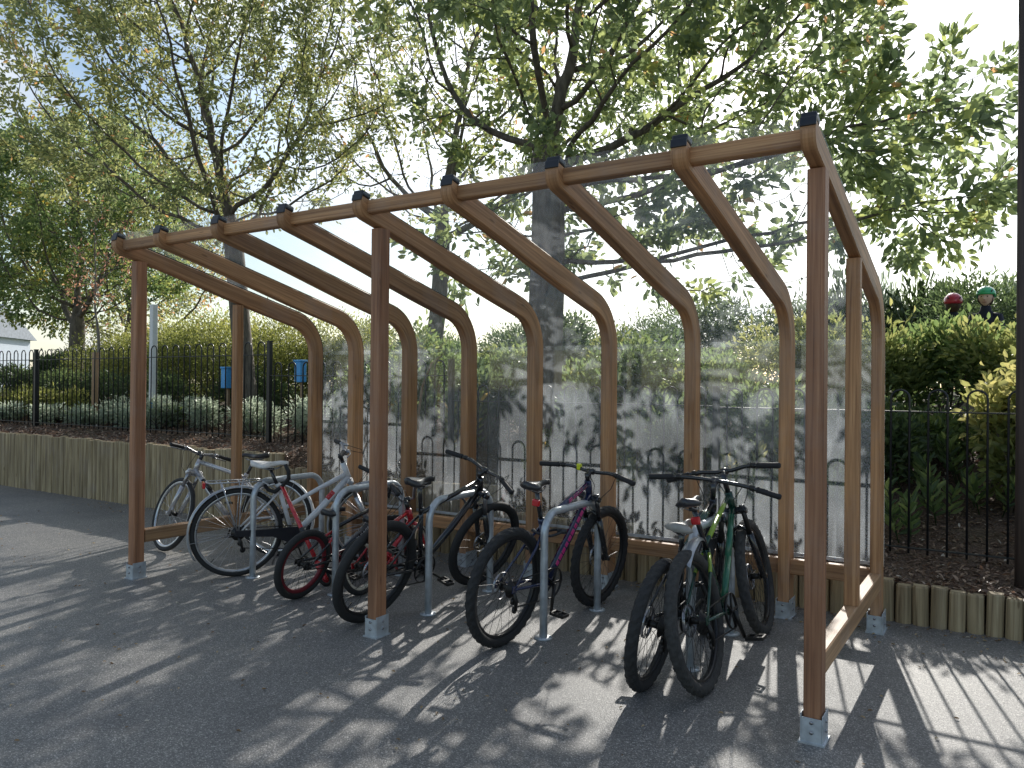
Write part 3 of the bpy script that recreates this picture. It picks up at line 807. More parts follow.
        mb.tube([br - e * w, br - e * w * .7 + a * .045 + n * .012, br + a * .065 + n * .018, br + e * w * .7 + a * .045 + n * .012, br + e * w], .0105, 8, 0)
        mb.box(A1 + e * .045 + V(-.05, 0, .05), (.03, .02, .05), ch=.004)
    else:
        for s_ in (-1, 1):
            mb.tube([cr, cr + e * s_ * w * .9 - a * .03, cr + e * s_ * w - a * G.Lf * .5 , A1 + e * s_ * w + a * .08 - n * .02, A1 + e * s_ * w], [.016, .014, .0135, .011, .008], 10, 0)
    xf(mb, T).build('fork', [fm, G.stan], root)
    # handlebar with stem
    S0 = Ht + a * G.stack; S1 = S0 + n * G.stem + a * .012; bc = S1
    mb = MB(); mb.cyl(Ht, S0 + a * .02, .0165, 12, 1); mb.cyl(S0, S1, .0165, 12, 1); mb.cyl(S1 - e * .022, S1 + e * .022, .021, 12, 1)
    W = G.barw; rz = a * G.rise; bk = -n * G.back
    half = [bc, bc + e * .05, bc + e * W * .38 + rz * .85 + bk * .1, bc + e * W * .55 + rz + bk * .25, bc + e * W + rz * 1.1 + bk]
    full = [V(p.x, -p.y, p.z) for p in reversed(half[1:])] + half
    mb.tube(full, .0125, 10, 0)
    hb = xf(mb, T).build('handlebar', [G.bars, G.frame if g.get('stemframe') else M['frameblack']], root)
    for s_ in (-1, 1):
        def ms(p): return V(p.x, p.y * s_, p.z)
        q0, q1 = half[3], half[4]; d = (q1 - q0).normalized(); gl = .13
        mb = MB(); p0 = q1 - d * gl; pts = [ms(p0 + d * gl * k / 12) for k in range(13)]
        mb.tube(pts + [ms(q1 + d * .004)], [.0165 + (.0012 if k % 2 else 0) for k in range(13)] + [.014], 12)
        mb.cyl(ms(p0 - d * .006), ms(p0 + d * .004), .0185, 12, 0)
        xf(mb, T).build('grip', G.grip, hb)
        mb = MB(); c0 = p0 - d * .035
        mb.cyl(ms(c0 - d * .012), ms(c0 + d * .012), .0175, 10); f = n * .6 - a * .45
        mb.tube([ms(c0 + f * .01), ms(c0 + f * .055 - d * .01), ms(c0 + f * .075 + d * .03), ms(c0 + f * .07 + d * .13)], [.011, .010, .006, .005], 7, 0)
        mb.tube([ms(c0 - d * .03), ms(c0 - d * .03 + f * .04), ms(c0 - d * .05 + f * .05)], [.014, .012, .006], 7, 0)
        xf(mb, T).build('brake_lever', G.lever, hb)
        mb = MB(); s0 = ms(c0 + f * .055 - d * .03); e1 = Hb + a * .02 + n * .06 + e * s_ * .02
        end = (A1 + V(-.05, .05, .08)) if s_ > 0 else (BB.lerp(Hb, .8) + V(0, 0, .04))
        m1 = s0 - d * s_ * 0 + f * .12 + a * -.02; mb.tube([s0, s0.lerp(e1, .3) + n * .10 - a * .0, s0.lerp(e1, .7) + n * .10 - a * .08, e1 - a * .09, e1.lerp(end, .55) + n * .02, end], .0026, 5)
        xf(mb, T if s_ > 0 else rotm(Hb, a, R_(steer * .6))).build('cable', M['gasket'], hb)
    if g.get('bell'):
        mb = MB(); c = bc + e * .09 + rz * .4; mb.cyl(c - e * .012, c + e * .012, .018, 10); mb.box(c + a * .02, (.03, .028, .02), ch=.005)
        xf(mb, T).build('bell', g['bell'], hb)
    # saddle
    saddle(root, Sad + V(0, 0, .02), G.SL, G.SW, G.saddle, St - sd * .05, G.post)
    # crankset (right side is -y)
    ca = G.cang; yr = -.055; mb = MB(); cr_ = G.cassette + .04 if R > .3 else .065
    ring = [BB + V(cr_ * math.cos(2 * PI * i / 32), yr + .008, cr_ * math.sin(2 * PI * i / 32)) for i in range(32)]
    mb.tube(ring, .009, 5, closed=True, flat=.25)
    for i in range(5):
        q = 2 * PI * i / 5; mb.tube([BB + V(0, yr + .008, 0), BB + V(cr_ * math.cos(q), yr + .008, cr_ * math.sin(q))], .007, 5)
    c = G.crank; dv = V(math.cos(ca), 0, math.sin(ca))
    mb.cyl(BB - e * .06, BB + e * .06, .011, 10)
    ends = []
    for s_ in (-1, 1):
        p0 = BB + e * s_ * .062; p1 = BB - dv * s_ * c + e * s_ * .075
        mb.tube([p0, p1], [.014, .011], 8, flat=.6); ends.append((s_, p1))
    ck = mb.build('crankset', g.get('crm', M['darksteel']), root)
    for s_, p1 in ends:
        mb = MB(); cc = p1 + e * s_ * .06
        mb.box(cc + V(.034, 0, 0), (.008, .095, .018), ch=.002); mb.box(cc - V(.034, 0, 0), (.008, .095, .018), ch=.002)
        for yy in (-.044, 0, .044): mb.box(cc + e * yy, (.07, .012, .018), ch=.002)
        mb.cyl(p1, cc + e * s_ * .03, .007, 8); mb.build('pedal', M['darksteel'], ck)
    # cassette, chain, derailleur
    mb = MB(); k = G.cassette
    for j in range(6 if R > .3 else 1): mb.cyl(A0 + V(0, -.036 - j * .0045, 0), A0 + V(0, -.0385 - j * .0045, 0), k * (1 - j * .11), 28)
    for s_, rr1, rr2 in ((1, cr_, k * .75), (-1, cr_, k * .75)):
        low = A0 + V(.0, -.048, -rr2) if s_ < 0 else A0 + V(0, -.048, rr2)
        if s_ < 0 and R > .3: low = A0 + V(.03, -.048, -.115)
        mb.tube([BB + V(0, -.047, rr1 * s_), low], .0042, 5)
    if R > .3:
        for q in (V(.015, -.05, -.075), V(.035, -.05, -.13)): mb.cyl(A0 + q + e * .006, A0 + q - e * .006, .021, 12)
        mb.tube([A0 + V(.0, -.06, -.02), A0 + V(.018, -.068, -.07), A0 + V(.035, -.06, -.13)], [.012, .013, .008], 8)
    mb.build('chain', M['darksteel'], root)
    if g.get('guard'):
        mb = MB(); pts = [A0 + V(-.03, -.066, .03), A0.lerp(BB, .5) + V(0, -.066, .055), BB + V(.05, -.066, .09), BB + V(.105, -.066, .0), BB + V(.04, -.066, -.075), A0.lerp(BB, .6) + V(0, -.066, .0), A0 + V(-.03, -.066, -.015)]
        back = [p + V(0, -.012, 0) for p in pts]; nn = len(pts)
        mb.add(pts + back, [tuple(range(nn)), tuple(range(2 * nn - 1, nn - 1, -1))] + [(i, (i + 1) % nn, nn + (i + 1) % nn, nn + i) for i in range(nn)], 0, smooth=False)
        mb.build('chain_guard', M['black'], root)
    def guardstrip(c, r, a0, a1, w, mat, TT, stays=True):
        mb = MB(); vs = []; fs = []; nn = 26
        for i in range(nn):
            t = R_(a0 + (a1 - a0) * i / (nn - 1))
            for k in range(5):
                b = -1 + k / 2; q = r - .012 * b * b
                vs.append(c + V(q * math.cos(t), w / 2 * b, q * math.sin(t)))
            for k in range(5):
                b = 1 - k / 2; q = r - .0025 - .012 * b * b
                vs.append(c + V(q * math.cos(t), w / 2 * b, q * math.sin(t)))
        for i in range(nn - 1):
            for k in range(10): fs.append((i * 10 + k, i * 10 + (k + 1) % 10, (i + 1) * 10 + (k + 1) % 10, (i + 1) * 10 + k))
        fs += [tuple(range(10)), tuple((nn - 1) * 10 + k for k in range(10))]
        mb.add(vs, fs, 0)
        if stays:
            for tt in (.12, .5):
                t = R_(a0 + (a1 - a0) * tt)
                for s_ in (-1, 1): mb.tube([c + V(0, s_ * .055, 0), c + V((r - .01) * math.cos(t), s_ * w / 2, (r - .01) * math.sin(t))], .0025, 5, 1)
        xf(mb, TT).build('mudguard', [mat, M['steel']], root)
    if g.get('rearguard'): guardstrip(A0, R + .022, 212, 25, .055, g['rearguard'], I)
    if g.get('frontguard'): guardstrip(A1, R + .02, 215, 60, .05, g['frontguard'], T, True)
    if g.get('saddleguard'):
        mb = MB(); p0 = St + sd * .02; vs = []; fs = []; nn = 14
        for i in range(nn):
            t = i / (nn - 1); c = p0 + V(-.02 - .33 * t, 0, .0 + .12 * t - .20 * t * t); w = .03 + .045 * min(1, t * 2)
            for k in range(5):
                b = -1 + k / 2; vs.append(c + V(0, w / 2 * b, -.02 * b * b))
            for k in range(5):
                b = 1 - k / 2; vs.append(c + V(0, w / 2 * b, -.003 - .02 * b * b))
        for i in range(nn - 1):
            for k in range(10): fs.append((i * 10 + k, i * 10 + (k + 1) % 10, (i + 1) * 10 + (k + 1) % 10, (i + 1) * 10 + k))
        fs += [tuple(range(10)), tuple((nn - 1) * 10 + k for k in range(10))]
        mb.add(vs, fs, 0); mb.build('mudguard', g['saddleguard'], root)
    if g.get('rack'):
        mb = MB(); zt = R * 2 + .055
        for s_ in (-1, 1):
            mb.tube([V(.17, s_ * .05, zt), V(-.21, s_ * .055, zt), V(-.235, s_ * .03, zt)], .0055, 7)
            mb.tube([V(.02, s_ * .058, zt), A0 + V(.0, s_ * .07, .01)], .005, 7); mb.tube([V(-.13, s_ * .055, zt), A0 + V(-.005, s_ * .07, .01)], .005, 7)
            mb.tube([V(.17, s_ * .05, zt), St - sd * .06 + e * s_ * .02], .005, 7)
        for xx in (-.235, -.16, -.08, 0, .08, .16): mb.tube([V(xx, -.052 if xx > -.2 else -.03, zt), V(xx, .052 if xx > -.2 else .03, zt)], .0045, 7)
        mb.build('luggage_rack', M['framesilver'], root)
        mb = MB(); mb.box(V(-.255, 0, zt - .02), (.022, .085, .045), ch=.005); mb.build('rear_reflector', M['reflector'], root)
    if g.get('tail'):
        q = St + sd * (.12 if G.sad > G.stl + .2 else .06); mb = MB(); mb.box(q + V(-.04, 0, 0), (.025, .05, .042), ch=.008); mb.build('rear_reflector', M['reflector'], root)
        mb = MB(); mb.cyl(q + V(-.03, 0, 0), q, .008, 8); mb.build('reflector_bracket', M['black'], root)
    if g.get('kick'):
        mb = MB(); mb.tube([BB + V(-.08, .05, -.03), V(.30, .16, .02)], [.008, .008], 7); mb.build('kickstand', M['steel'], root)
    return root

def heading(a, b): return math.degrees(math.atan2(b[1] - a[1], b[0] - a[0]))
# black mountain bike by the middle post
bike('all black mountain bike with tilted handlebar leaning right, its rear wheel behind the middle post', 'bicycle', (-2.77, .17), 87.5, 17, -8,
     dict(R=.345, wb=1.13, saddle=M['saddle'], sad=.67, stl=.45, lever=M['darksteel'], bell=None, rw=.014, forkm=M['frameblack'], barw=.35, tube=.0165, dt=.022, cang=-.5))
bike('navy mountain bike with bright pink graphics locked to the fourth hoop stand', 'bicycle', (-1.79, .265), 86, 6, -1,
     dict(R=.347, tw=.058, wb=1.08, frame=M['framenavy'], knob=True, saddle=M['saddle'], sad=.66, tail=True, forkm=M['frameblack'], bell=M['yellow'], stan=M['frameblack'],
          blocks=M['pink'], dt=.0235, tube=.019, barw=.36, cang=-1.75))
bike('green and black mountain bike with lime stripe, red rear reflector and silver rear mudguard', 'bicycle', (-.555, .25), 90.5, -10, 3,
     dict(R=.35, tw=.062, wb=1.12, frame=M['framegreen'], knob=True, tyre=M['tyregrey'], sad=.65, tail=True, saddleguard=M['mud'], forkm=M['frameblack'], barw=.335, stack=.10, stan=M['darksteel'],
          panels=[('d', M['green'], .1, .9, 1), ('t', M['lime'], .15, .9, 1), ('s', M['lime'], 0, 1, 1)], dt=.0175, tube=.0135, cang=-1.2))
bike('dark mountain bike with pale worn saddle and knobbly tyres, second from the right end', 'bicycle', (-.835, .13), 93, 8, 6,
     dict(R=.33, tw=.06, wb=1.06, frame=M['frameblack'], knob=True, sad=.53, stl=.38, saddle=M['saddlepale'], SW=.16, forkm=M['frameblack'], Lf=.49, barw=.37, stack=.08, stan=M['darksteel'], bb=(.42, .29),
          panels=[('t', M['framegreen'], .1, .9, 1)], cang=.3, rise=.0))
# small black and red bike
bike('small black kids bike with dark red rims and white lettering on its frame', 'bicycle', (-3.53, .30), 91, 12, -16,
     dict(R=.252, tw=.05, wb=.88, bb=(.34, .25), Lf=.31, susp=False, disc=False, off=.03, htl=.09, stl=.27, sad=.38, rim=M['rimred'], rw=.022, ha=70, frame=M['frameblack'], text='SCHWINN',
          rise=.13, barw=.28, back=.05, stack=.04, SL=.23, SW=.13, cassette=.032, crank=.13, bars=M['frameblack'], crm=M['rimred'], grip=M['grip'], forkm=M['frameblack'], tube=.0165, dt=.022,
          panels=[('s', M['framered'], 0, 1, 1)]))
bike('little red kids bike with cream rims tucked behind the second hoop stand', 'bicycle', (-3.22, .62), 93, -5, 20,
     dict(R=.205, tw=.042, wb=.74, bb=(.29, .21), Lf=.26, susp=False, disc=False, off=.02, htl=.10, stl=.23, sad=.33, rim=M['rimcream'], rw=.016, ha=70, frame=M['framered'],
          rise=.12, barw=.24, back=.06, stack=.05, SL=.2, SW=.13, cassette=.03, crank=.10, crm=M['framered'], bars=M['steel'], forkm=M['framered'], tube=.015, dt=.018))
# white and silver hybrid with mudguards
bike('white and silver town bike with silver mudguards, luggage rack, red reflector and white saddle', 'bicycle', (-4.41, .47), 60, 4, -12,
     dict(R=.35, tw=.042, wb=1.08, Lf=.43, htl=.15, stl=.44, sad=.62, frame=M['framewhite'], rim=M['rimsilver'], spoke=M['spoke'], disc=False, susp=True, forkm=M['framesilver'], saddle=M['saddlewhite'],
          SL=.29, SW=.25, rearguard=M['mud'], frontguard=M['mud'], rack=True, guard=True, kick=True, grip=M['grip'], bars=M['steel'], lever=M['steel'], barw=.30, back=.05, rise=.05, stack=.06,
          step=True, dt=.026, panels=[('d', M['framered'], .62, .74, 1)], bb=(.43, .29)))
# silver bike facing out
bike('silver hybrid bike behind the left end rail, front wheel turned towards the left post', 'bicycle', (-4.76, 1.14), heading((-4.76, 1.14), (-5.62, .74)), 6, -34,
     dict(R=.335, tw=.042, wb=1.0, Lf=.43, htl=.12, stl=.42, sad=.60, frame=M['framesilver'], rim=M['rimsilver'], spoke=M['spoke'], disc=False, susp=True, forkm=M['framesilver'], bars=M['steel'],
          lever=M['steel'], rearguard=M['white'], barw=.31, back=.04, rise=.02, stack=.03, dt=.025, panels=[('d', M['frameblack'], .35, .8, 1)], SW=.18))

# locks on the stands
for (x, y, z, ax, lb) in [(-2.53, 1.02, .73, 0, 'black cable lock looped over the hoop stand right of the middle post'), (-1.66, .60, .62, 1, 'black cable lock tying the navy and pink bike to its hoop stand')]:
    mb = MB(); pts = []
    for i in range(40):
        t = 2 * PI * i / 40; rr = .062 + .010 * math.sin(3 * t)
        pts.append((x + rr * math.cos(t) * 1.3 - .03, y + .012 * math.sin(2 * t), z - .02 + rr * math.sin(t)) if ax == 0 else (x + rr * math.cos(t) * 1.5 - .03, y + rr * math.sin(t), z + .012 * math.sin(2 * t)))
    mb.tube(pts, .0085, 8, closed=True)
    mb.tube([Vector(pts[3]) - V(.025, 0, 0), Vector(pts[3]) + V(.03, 0, 0)], .016, 10)
    tag(mb.build('cable_lock', M['black']), lb, 'bike lock')
# kick scooter
sr = empty('kick_scooter', (-3.60, .66, 0), (0, R_(-36), 0)); tag(sr, 'red kick scooter with black upturned handlebar leaning left against the first hoop stand', 'scooter')
mb = MB(); mb.cyl((0, 0, .14), (0, -.0, .88), .0165, 12); mb.cyl((0, 0, .45), (0, 0, .5), .021, 12, 1); mb.cyl((0, 0, .13), (0, 0, .2), .024, 12, 0)
for s_ in (-1, 1): mb.tube([(s_ * .018, 0, .14), (s_ * .028, .0, .11), (s_ * .028, 0, .06)], .006, 6)
mb.build('steering_column', [M['framered'], M['black']], sr)
mb = MB(); mb.tube([(-.15, -.02, .985), (-.14, -.01, .93), (-.10, 0, .885), (0, 0, .875), (.10, 0, .885), (.14, -.01, .93), (.15, -.02, .985)], .0155, 10); mb.build('handlebar', M['grip'], sr)
mb = MB(); mb.box((0, .36, .075), (.11, .46, .025), ch=.006); mb.tube([(0, .12, .075), (0, .05, .12), (0, .01, .17)], .02, 8); mb.build('deck', M['black'], sr)
for yy in (0, .62):
    mb = MB(); mb.tube([(0, yy + .045 * math.cos(2 * PI * i / 24), .06 + .045 * math.sin(2 * PI * i / 24)) for i in range(24)], .014, 8, closed=True); mb.cyl((-.02, yy, .06), (.02, yy, .06), .02, 10, 1)
    mb.cyl((-.006, yy, .06), (.006, yy, .06), .036, 20, 1)
    mb.build('wheel', [M['tyre'], M['framered']], sr)

# ------------------------------------------------------------------ timber edging wall
def stakewall(label, x0, x1, h, capend=False):
    root = empty('timber_edging', (x0, 2.12, 0)); tag(root, label, 'retaining wall', 'sections of the timber stake edging')
    mb = MB(); x = x0 + .05; n = int(round((x1 - x0) / .1)); w = (x1 - x0) / n
    for k in range(n):
        cx = x0 + w * (k + .5) - x0; hh = h + random.uniform(-.016, .014); r = w / 2 - .003
        vs = []; fs = []; uv = []; m = 9; tilt = random.uniform(-.006, .006); yo = random.uniform(-.008, .008)
        pts = [(r * math.cos(PI + PI * i / (m - 1)), .36 * w * math.sin(PI + PI * i / (m - 1)) * 1.0) for i in range(m)] + [(r, .05), (-r, .05)]
        q = len(pts); offu = random.uniform(0, 90)
        for zz, sc_ in ((-.05, 1), (hh - .012, 1), (hh, .86)):
            for (px, py) in pts: vs.append((cx + px * sc_ + tilt * zz / h, py * sc_ + yo, zz))
        for j in range(2):
            for i in range(q):
                i2 = (i + 1) % q; fs.append((j * q + i, j * q + i2, (j + 1) * q + i2, (j + 1) * q + i))
                z0, z1 = vs[j * q][2], vs[(j + 1) * q][2]
                uv.append([(z0 + offu, i * .02 + offu), (z0 + offu, i * .02 + .02 + offu), (z1 + offu, i * .02 + .02 + offu), (z1 + offu, i * .02 + offu)])
        fs.append(tuple(2 * q + i for i in range(q))); uv.append([(offu + vs[i][0] * .3, offu + vs[i][1] * 3) for i in range(q)])
        mb.add(vs, fs, 0, uv, smooth=False)
    mb.build('stakes', M['stake'], root)
    return root
stakewall('tall greenish timber stake wall at the far left below the railings', -17.8, -5.8, .775)
stakewall('timber stake wall one step lower, behind the silver and small red bikes', -5.795, -3.05, .64)
stakewall('mid height timber stake wall behind the black mountain bike', -3.045, -1.75, .43)
stakewall('lowest timber stake edging at the right, ankle high beside the tarmac', -1.745, 3.4, .255)

# ------------------------------------------------------------------ bow top fence
def fence(x0, n_pan, pw, levels):
    y = 2.72
    root = empty('metal_fence', (x0, y, 0)); tag(root, 'black bow top metal railings along the planted bank', 'fence')
    r = .0085; proto = None
    for k in range(n_pan + 1):
        lv = levels[min(k, n_pan - 1)]; lv2 = max(levels[max(0, k - 1)], lv)
        mb = MB(); mb.box((0, 0, (lv2 + .0) / 2 + .1), (.05, .05, lv2 - .2), ch=.004); mb.box((0, 0, lv2 + .005), (.056, .056, .01), ch=.002)
        mb.build('post', M['fence'], root, (k * pw, 0, 0))
    for k in range(n_pan):
        top = levels[k]; rail = top - .155; bot = top - 1.13; xa = k * pw + .03; wdt = pw - .06
        mb = MB(); nb = int(wdt / .1175); nb -= nb % 2; sp = wdt / nb
        detailed = True
        for j in range(0, nb, 2):
            a = xa + sp * (j + .5); b = a + sp; rr = sp / 2
            pts = [(a, 0, bot - .04), (a, 0, top - rr)]
            for q in range(1, 8):
                t = PI * q / 8; pts.append((a + rr - rr * math.cos(t), 0, top - rr + rr * math.sin(t)))
            pts += [(b, 0, top - rr), (b, 0, bot - .04)]
            mb.tube(pts, r, 6)
        pn = mb.build('panel', M['fence'], root)
        for zz in (rail, bot):
            mb = MB(); mb.box((xa + wdt / 2, 0, zz), (wdt + .05, .034, .010), ch=.002); mb.build('rail', M['fence'], pn)
    return root
lev = [2.02, 2.02, 2.02, 2.02, 2.02, 1.77, 1.52, 1.51, 1.505, 1.50]
fence(-6.72 - 2.7 * 5, 10, 2.7, lev)
# ------------------------------------------------------------------ trees
tree('broadleaf_tree', 'large broadleaf tree rising directly behind the shelter, widest crown in view', (-3.57, 3.8, terrain(-3.57, 3.8) - .1), (-3.6, 3.85, 4.1),
     [((-3.0, 4.3, 5.6), (3.2, 2.8, 2.0), .38), ((-1.8, 4.5, 4.8), (1.6, 2.0, 1.7), .22), ((-3.6, 4.4, 7.6), (3.0, 2.8, 1.5), .22), ((-.1, 4.9, 3.7), (1.05, 1.2, .95), .12), ((.2, 4.9, 3.95), (1.15, 1.1, .6), .06), ((-1.9, 4.4, 3.15), (1.7, 1.2, .75), .14), ((-4.6, 4.5, 3.3), (1.3, 1.1, .65), .05)], .20, 3300, .112, 34000, M['lf_main'], M['bark'], 11, .52, spread=.15, limb=.6)
tree('broadleaf_tree', 'slimmer leaning tree behind the left end of the shelter with a spreading open crown', (-9.13, 4.4, terrain(-9.13, 4.4) - .1), (-9.55, 4.35, 3.9),
     [((-9.9, 4.1, 6.2), (3.5, 3.0, 2.5), .8), ((-10.6, 4.0, 7.8), (3.0, 2.5, 1.8), .25)], .15, 2900, .085, 38000, M['lf_left'], M['bark'], 23, .45, spread=.16)
tree('broadleaf_tree', 'pale trunked tree further back seen through the middle of the clear roof', (-7.8, 7.03, 1.2), (-7.5, 7.1, 4.3),
     [((-6.9, 7.2, 6.6), (3.6, 2.8, 2.6), 1.0)], .15, 1300, .095, 7500, M['lf_left'], M['barkpale'], 31, .45, spread=.18)
tree('broadleaf_tree', 'dense dark green tree at the far left beyond the railings', (-17.4, 6.1, 1.0), (-17.4, 6.2, 3.0),
     [((-17.6, 6.4, 5.3), (2.9, 2.4, 2.5), .8), ((-20.5, 7, 4.6), (2.0, 1.6, 1.9), .25)], .17, 1400, .10, 34000, M['lf_dense'], M['bark'], 41, .55, spread=.24)
tree('broadleaf_tree', 'golden tinged tree at the left edge behind the others', (-22.5, 10.5, 1.0), (-22.5, 10.5, 3.2),
     [((-22.5, 10.5, 6.0), (4.2, 3.0, 3.8), 1.0)], .16, 1000, .12, 15000, M['lf_left'], M['bark'], 43, .55, spread=.3, bias=.2)
tree('sapling', 'thin staked sapling with sparse rusty leaves near the far left railings', (-11.63, 3.4, terrain(-11.63, 3.4) - .05), (-11.6, 3.4, 2.3),
     [((-11.6, 3.4, 3.4), (.62, .55, 1.3), 1.0)], .03, 190, .06, 420, M['lf_rust'], M['barkpale'], 47, .45, spread=.12, kill=.25, step=.17)
mb = MB(); mb.bar((0, 0, 0), (0, 0, 1.15), (1, 0, 0), .09, .06, .004); st = mb.build('tree_stake', M['stakewood'], None, (-11.55, 3.33, terrain(-11.55, 3.3)))
tag(st, 'short pale timber stake beside the thin rusty leaved sapling', 'stake')

# ------------------------------------------------------------------ planting
rg = random.Random(5)
def T_(x, y): return (x, y, terrain(x, y))
for k, x in enumerate([-.8, .1, .95, 1.8, 2.6]):
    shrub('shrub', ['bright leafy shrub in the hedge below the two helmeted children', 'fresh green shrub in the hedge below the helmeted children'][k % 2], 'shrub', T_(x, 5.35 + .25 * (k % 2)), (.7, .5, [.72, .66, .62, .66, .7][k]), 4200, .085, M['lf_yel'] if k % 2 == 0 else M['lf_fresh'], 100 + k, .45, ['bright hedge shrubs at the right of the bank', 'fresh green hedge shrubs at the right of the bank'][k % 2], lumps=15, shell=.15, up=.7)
for k, (x, y) in enumerate([(-.1, 4.85), (.75, 4.9)]):
    shrub('shrub', 'dense green shrub at the foot of the bright hedge on the right', 'shrub', T_(x, y), (.5, .35, .30), 2200, .075, M['lf_dense'], 110 + k, .4, 'dense shrubs under the right hedge')
shrub('shrub', 'loose yellow leaved shrub at the right edge just behind the railings', 'shrub', T_(.78, 4.0), (.46, .42, .80), 3600, .085, M['lf_pale'], 120, .55, lumps=16, shell=.1)
for k, (x, y, h) in enumerate([(.08, 3.05, .42), (-.42, 3.5, .5), (.55, 3.9, .3), (-.9, 3.2, .38), (-1.5, 3.9, .5), (.25, 3.6, .38), (.0, 4.2, .5), (.85, 3.25, .3), (.45, 4.4, .5)]):
    up_plant('leafy_plant', 'low fresh green leafy plant on the mulch behind the right hand railings', 'plant', T_(x, y), 4, h, 70, .13, M['lf_fresh'], 130 + k, .28, 'leafy plants on the mulch bank')
for k in range(15):
    x = -1.3 - k * .33 + rg.uniform(-.12, .12); y = 3.2 + (k % 3) * .55
    up_plant('leafy_plant', 'upright green leafy plant seen through the clear back panels', 'plant', T_(x, y), 6, rg.uniform(.45, .75), 130, .14, M['lf_fresh'] if k % 3 else M['lf_yel'], 150 + k, .26, 'upright plants behind the back panels', .2)
for k, (x, y, h) in enumerate([(-1.15, 4.0, .62), (-2.1, 3.75, .50), (-3.15, 4.0, .66), (-4.3, 3.8, .55), (-5.3, 3.9, .62), (-.35, 4.2, .45)]):
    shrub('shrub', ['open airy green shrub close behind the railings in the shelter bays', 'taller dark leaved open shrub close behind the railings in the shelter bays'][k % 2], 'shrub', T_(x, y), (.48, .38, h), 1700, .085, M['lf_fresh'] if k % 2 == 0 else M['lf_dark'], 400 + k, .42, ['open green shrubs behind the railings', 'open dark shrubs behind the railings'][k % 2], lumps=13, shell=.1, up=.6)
for k in range(13):
    x = -6.8 + k * .5; y = 4.6 + (k % 2) * 1.0
    mm = [M['lf_fresh'], M['lf_dark'], M['lf_dense'], M['lf_yel']][k % 4]
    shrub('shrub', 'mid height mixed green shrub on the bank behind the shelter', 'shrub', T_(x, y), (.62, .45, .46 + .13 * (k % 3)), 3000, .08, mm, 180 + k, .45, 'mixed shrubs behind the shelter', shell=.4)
for k in range(12):
    x = -13.0 + k * 1.45; y = 11.5 + (k % 3) * .8
    shrub('hedge_shrub', 'dark evergreen hedge shrub on the skyline behind the shelter', 'hedge', T_(x, y), (1.15, .8, 1.02 - .03 * (k % 3)), 5200, .10, M['lf_dark'], 200 + k, .3, 'evergreen hedge on the skyline', lumps=12)
for k in range(7):
    x = -2.2 + k * .95
    shrub('hedge_shrub', 'feathery grey green hedge shrub behind the two children', 'hedge', T_(x, 12.9), (.7, .6, 1.2), 2600, .22, M['lf_grey'] if k % 2 else M['lf_dark'], 220 + k, .10, 'feathery hedge at the right skyline', lumps=10, up=1.6, shell=.2)
for k, (x, y, rx, rz) in enumerate([(-15.8, 6.4, 1.6, .85), (-13.9, 6.2, 1.5, .95), (-12.2, 6.0, 1.4, 1.0), (-10.6, 5.9, 1.4, 1.05), (-9.2, 6.1, 1.2, .95)]):
    shrub('hedge_shrub', 'rounded golden olive hedge shrub behind the left railings', 'hedge', T_(x, y), (rx, 1.0, rz * .93), 15000, .06, M['lf_gold'], 240 + k, .38, 'golden hedge at the left', lumps=22, up=.35, shell=.8)
for k, (x, y) in enumerate([(-20.2, 8.0), (-18.3, 8.4), (-21.8, 8.0)]):
    shrub('shrub', 'tall dark shrub below the dense tree at the far left', 'shrub', T_(x, y), (1.1, .7, .75), 5000, .09, M['lf_dark'], 275 + k, .4, 'tall dark shrubs at the far left')
for k, (x, y) in enumerate([(-18.5, 5.6), (-8.0, 6.6), (-7.2, 5.6), (-14.2, 4.6), (-9.9, 5.0), (-12.0, 4.7)]):
    shrub('shrub', 'low dark green shrub under the golden hedge', 'shrub', T_(x, y), (1.0, .5, .42), 4200, .08, M['lf_dark'], 260 + k, .3, 'dark shrubs under the golden hedge')
for k in range(9):
    x = -10.9 + k * .56; y = 3.25 + .35 * (k % 2)
    shrub('shrub', 'silvery grey low shrub close behind the left railings', 'shrub', T_(x, y), (.34, .28, .26), 1700, .06, M['lf_grey'], 280 + k, .22, 'silvery shrubs behind the left railings', shell=.3)
for k in range(8):
    x = -13.6 + k * .55; y = 3.1 + .3 * (k % 2)
    shrub('shrub', 'light green mounded low shrub behind the far left railings', 'shrub', T_(x, y), (.32, .26, .17), 1500, .06, M['lf_fresh'] if k % 2 else M['lf_grey'], 300 + k, .35, 'light green mounds behind the far left railings')
for k in range(6):
    x = -17.5 + k * .9
    shrub('shrub', 'olive low shrub at the far left end of the bank', 'shrub', T_(x, 3.6), (.5, .4, .32), 2000, .07, M['lf_gold'], 320 + k, .25, 'olive shrubs at the far left')
# arching dead stem
mb = MB(); mb.tube([(0, 0, 0), (-.02, 0, .35), (.04, 0, .7), (.16, 0, .95), (.36, 0, 1.08)], [.02, .022, .02, .014, .004], 7, flat=.4)
tag(mb.build('dry_stem', M['stakewood'], None, T_(-4.9, 3.3)), 'arching dry brown stem behind the fifth bay of the shelter', 'stem')
mb = MB(); import bmesh
bm = bmesh.new(); bmesh.ops.create_icosphere(bm, subdivisions=3, radius=1)
for v in bm.verts:
    q = 1 + .12 * math.sin(v.co.x * 3 + 1) * math.cos(v.co.y * 4) + .05 * math.sin(v.co.z * 9)
    v.co = Vector((v.co.x * .22 * q, v.co.y * .16 * q, v.co.z * .15 * q))
mb.add([v.co.copy() for v in bm.verts], [tuple(v.index for v in f.verts) for f in bm.faces]); bm.free()
M['standinpale'] = paint('pale_standin', (.45, .43, .38), .9, var=.2, scale=9, bump=.3)
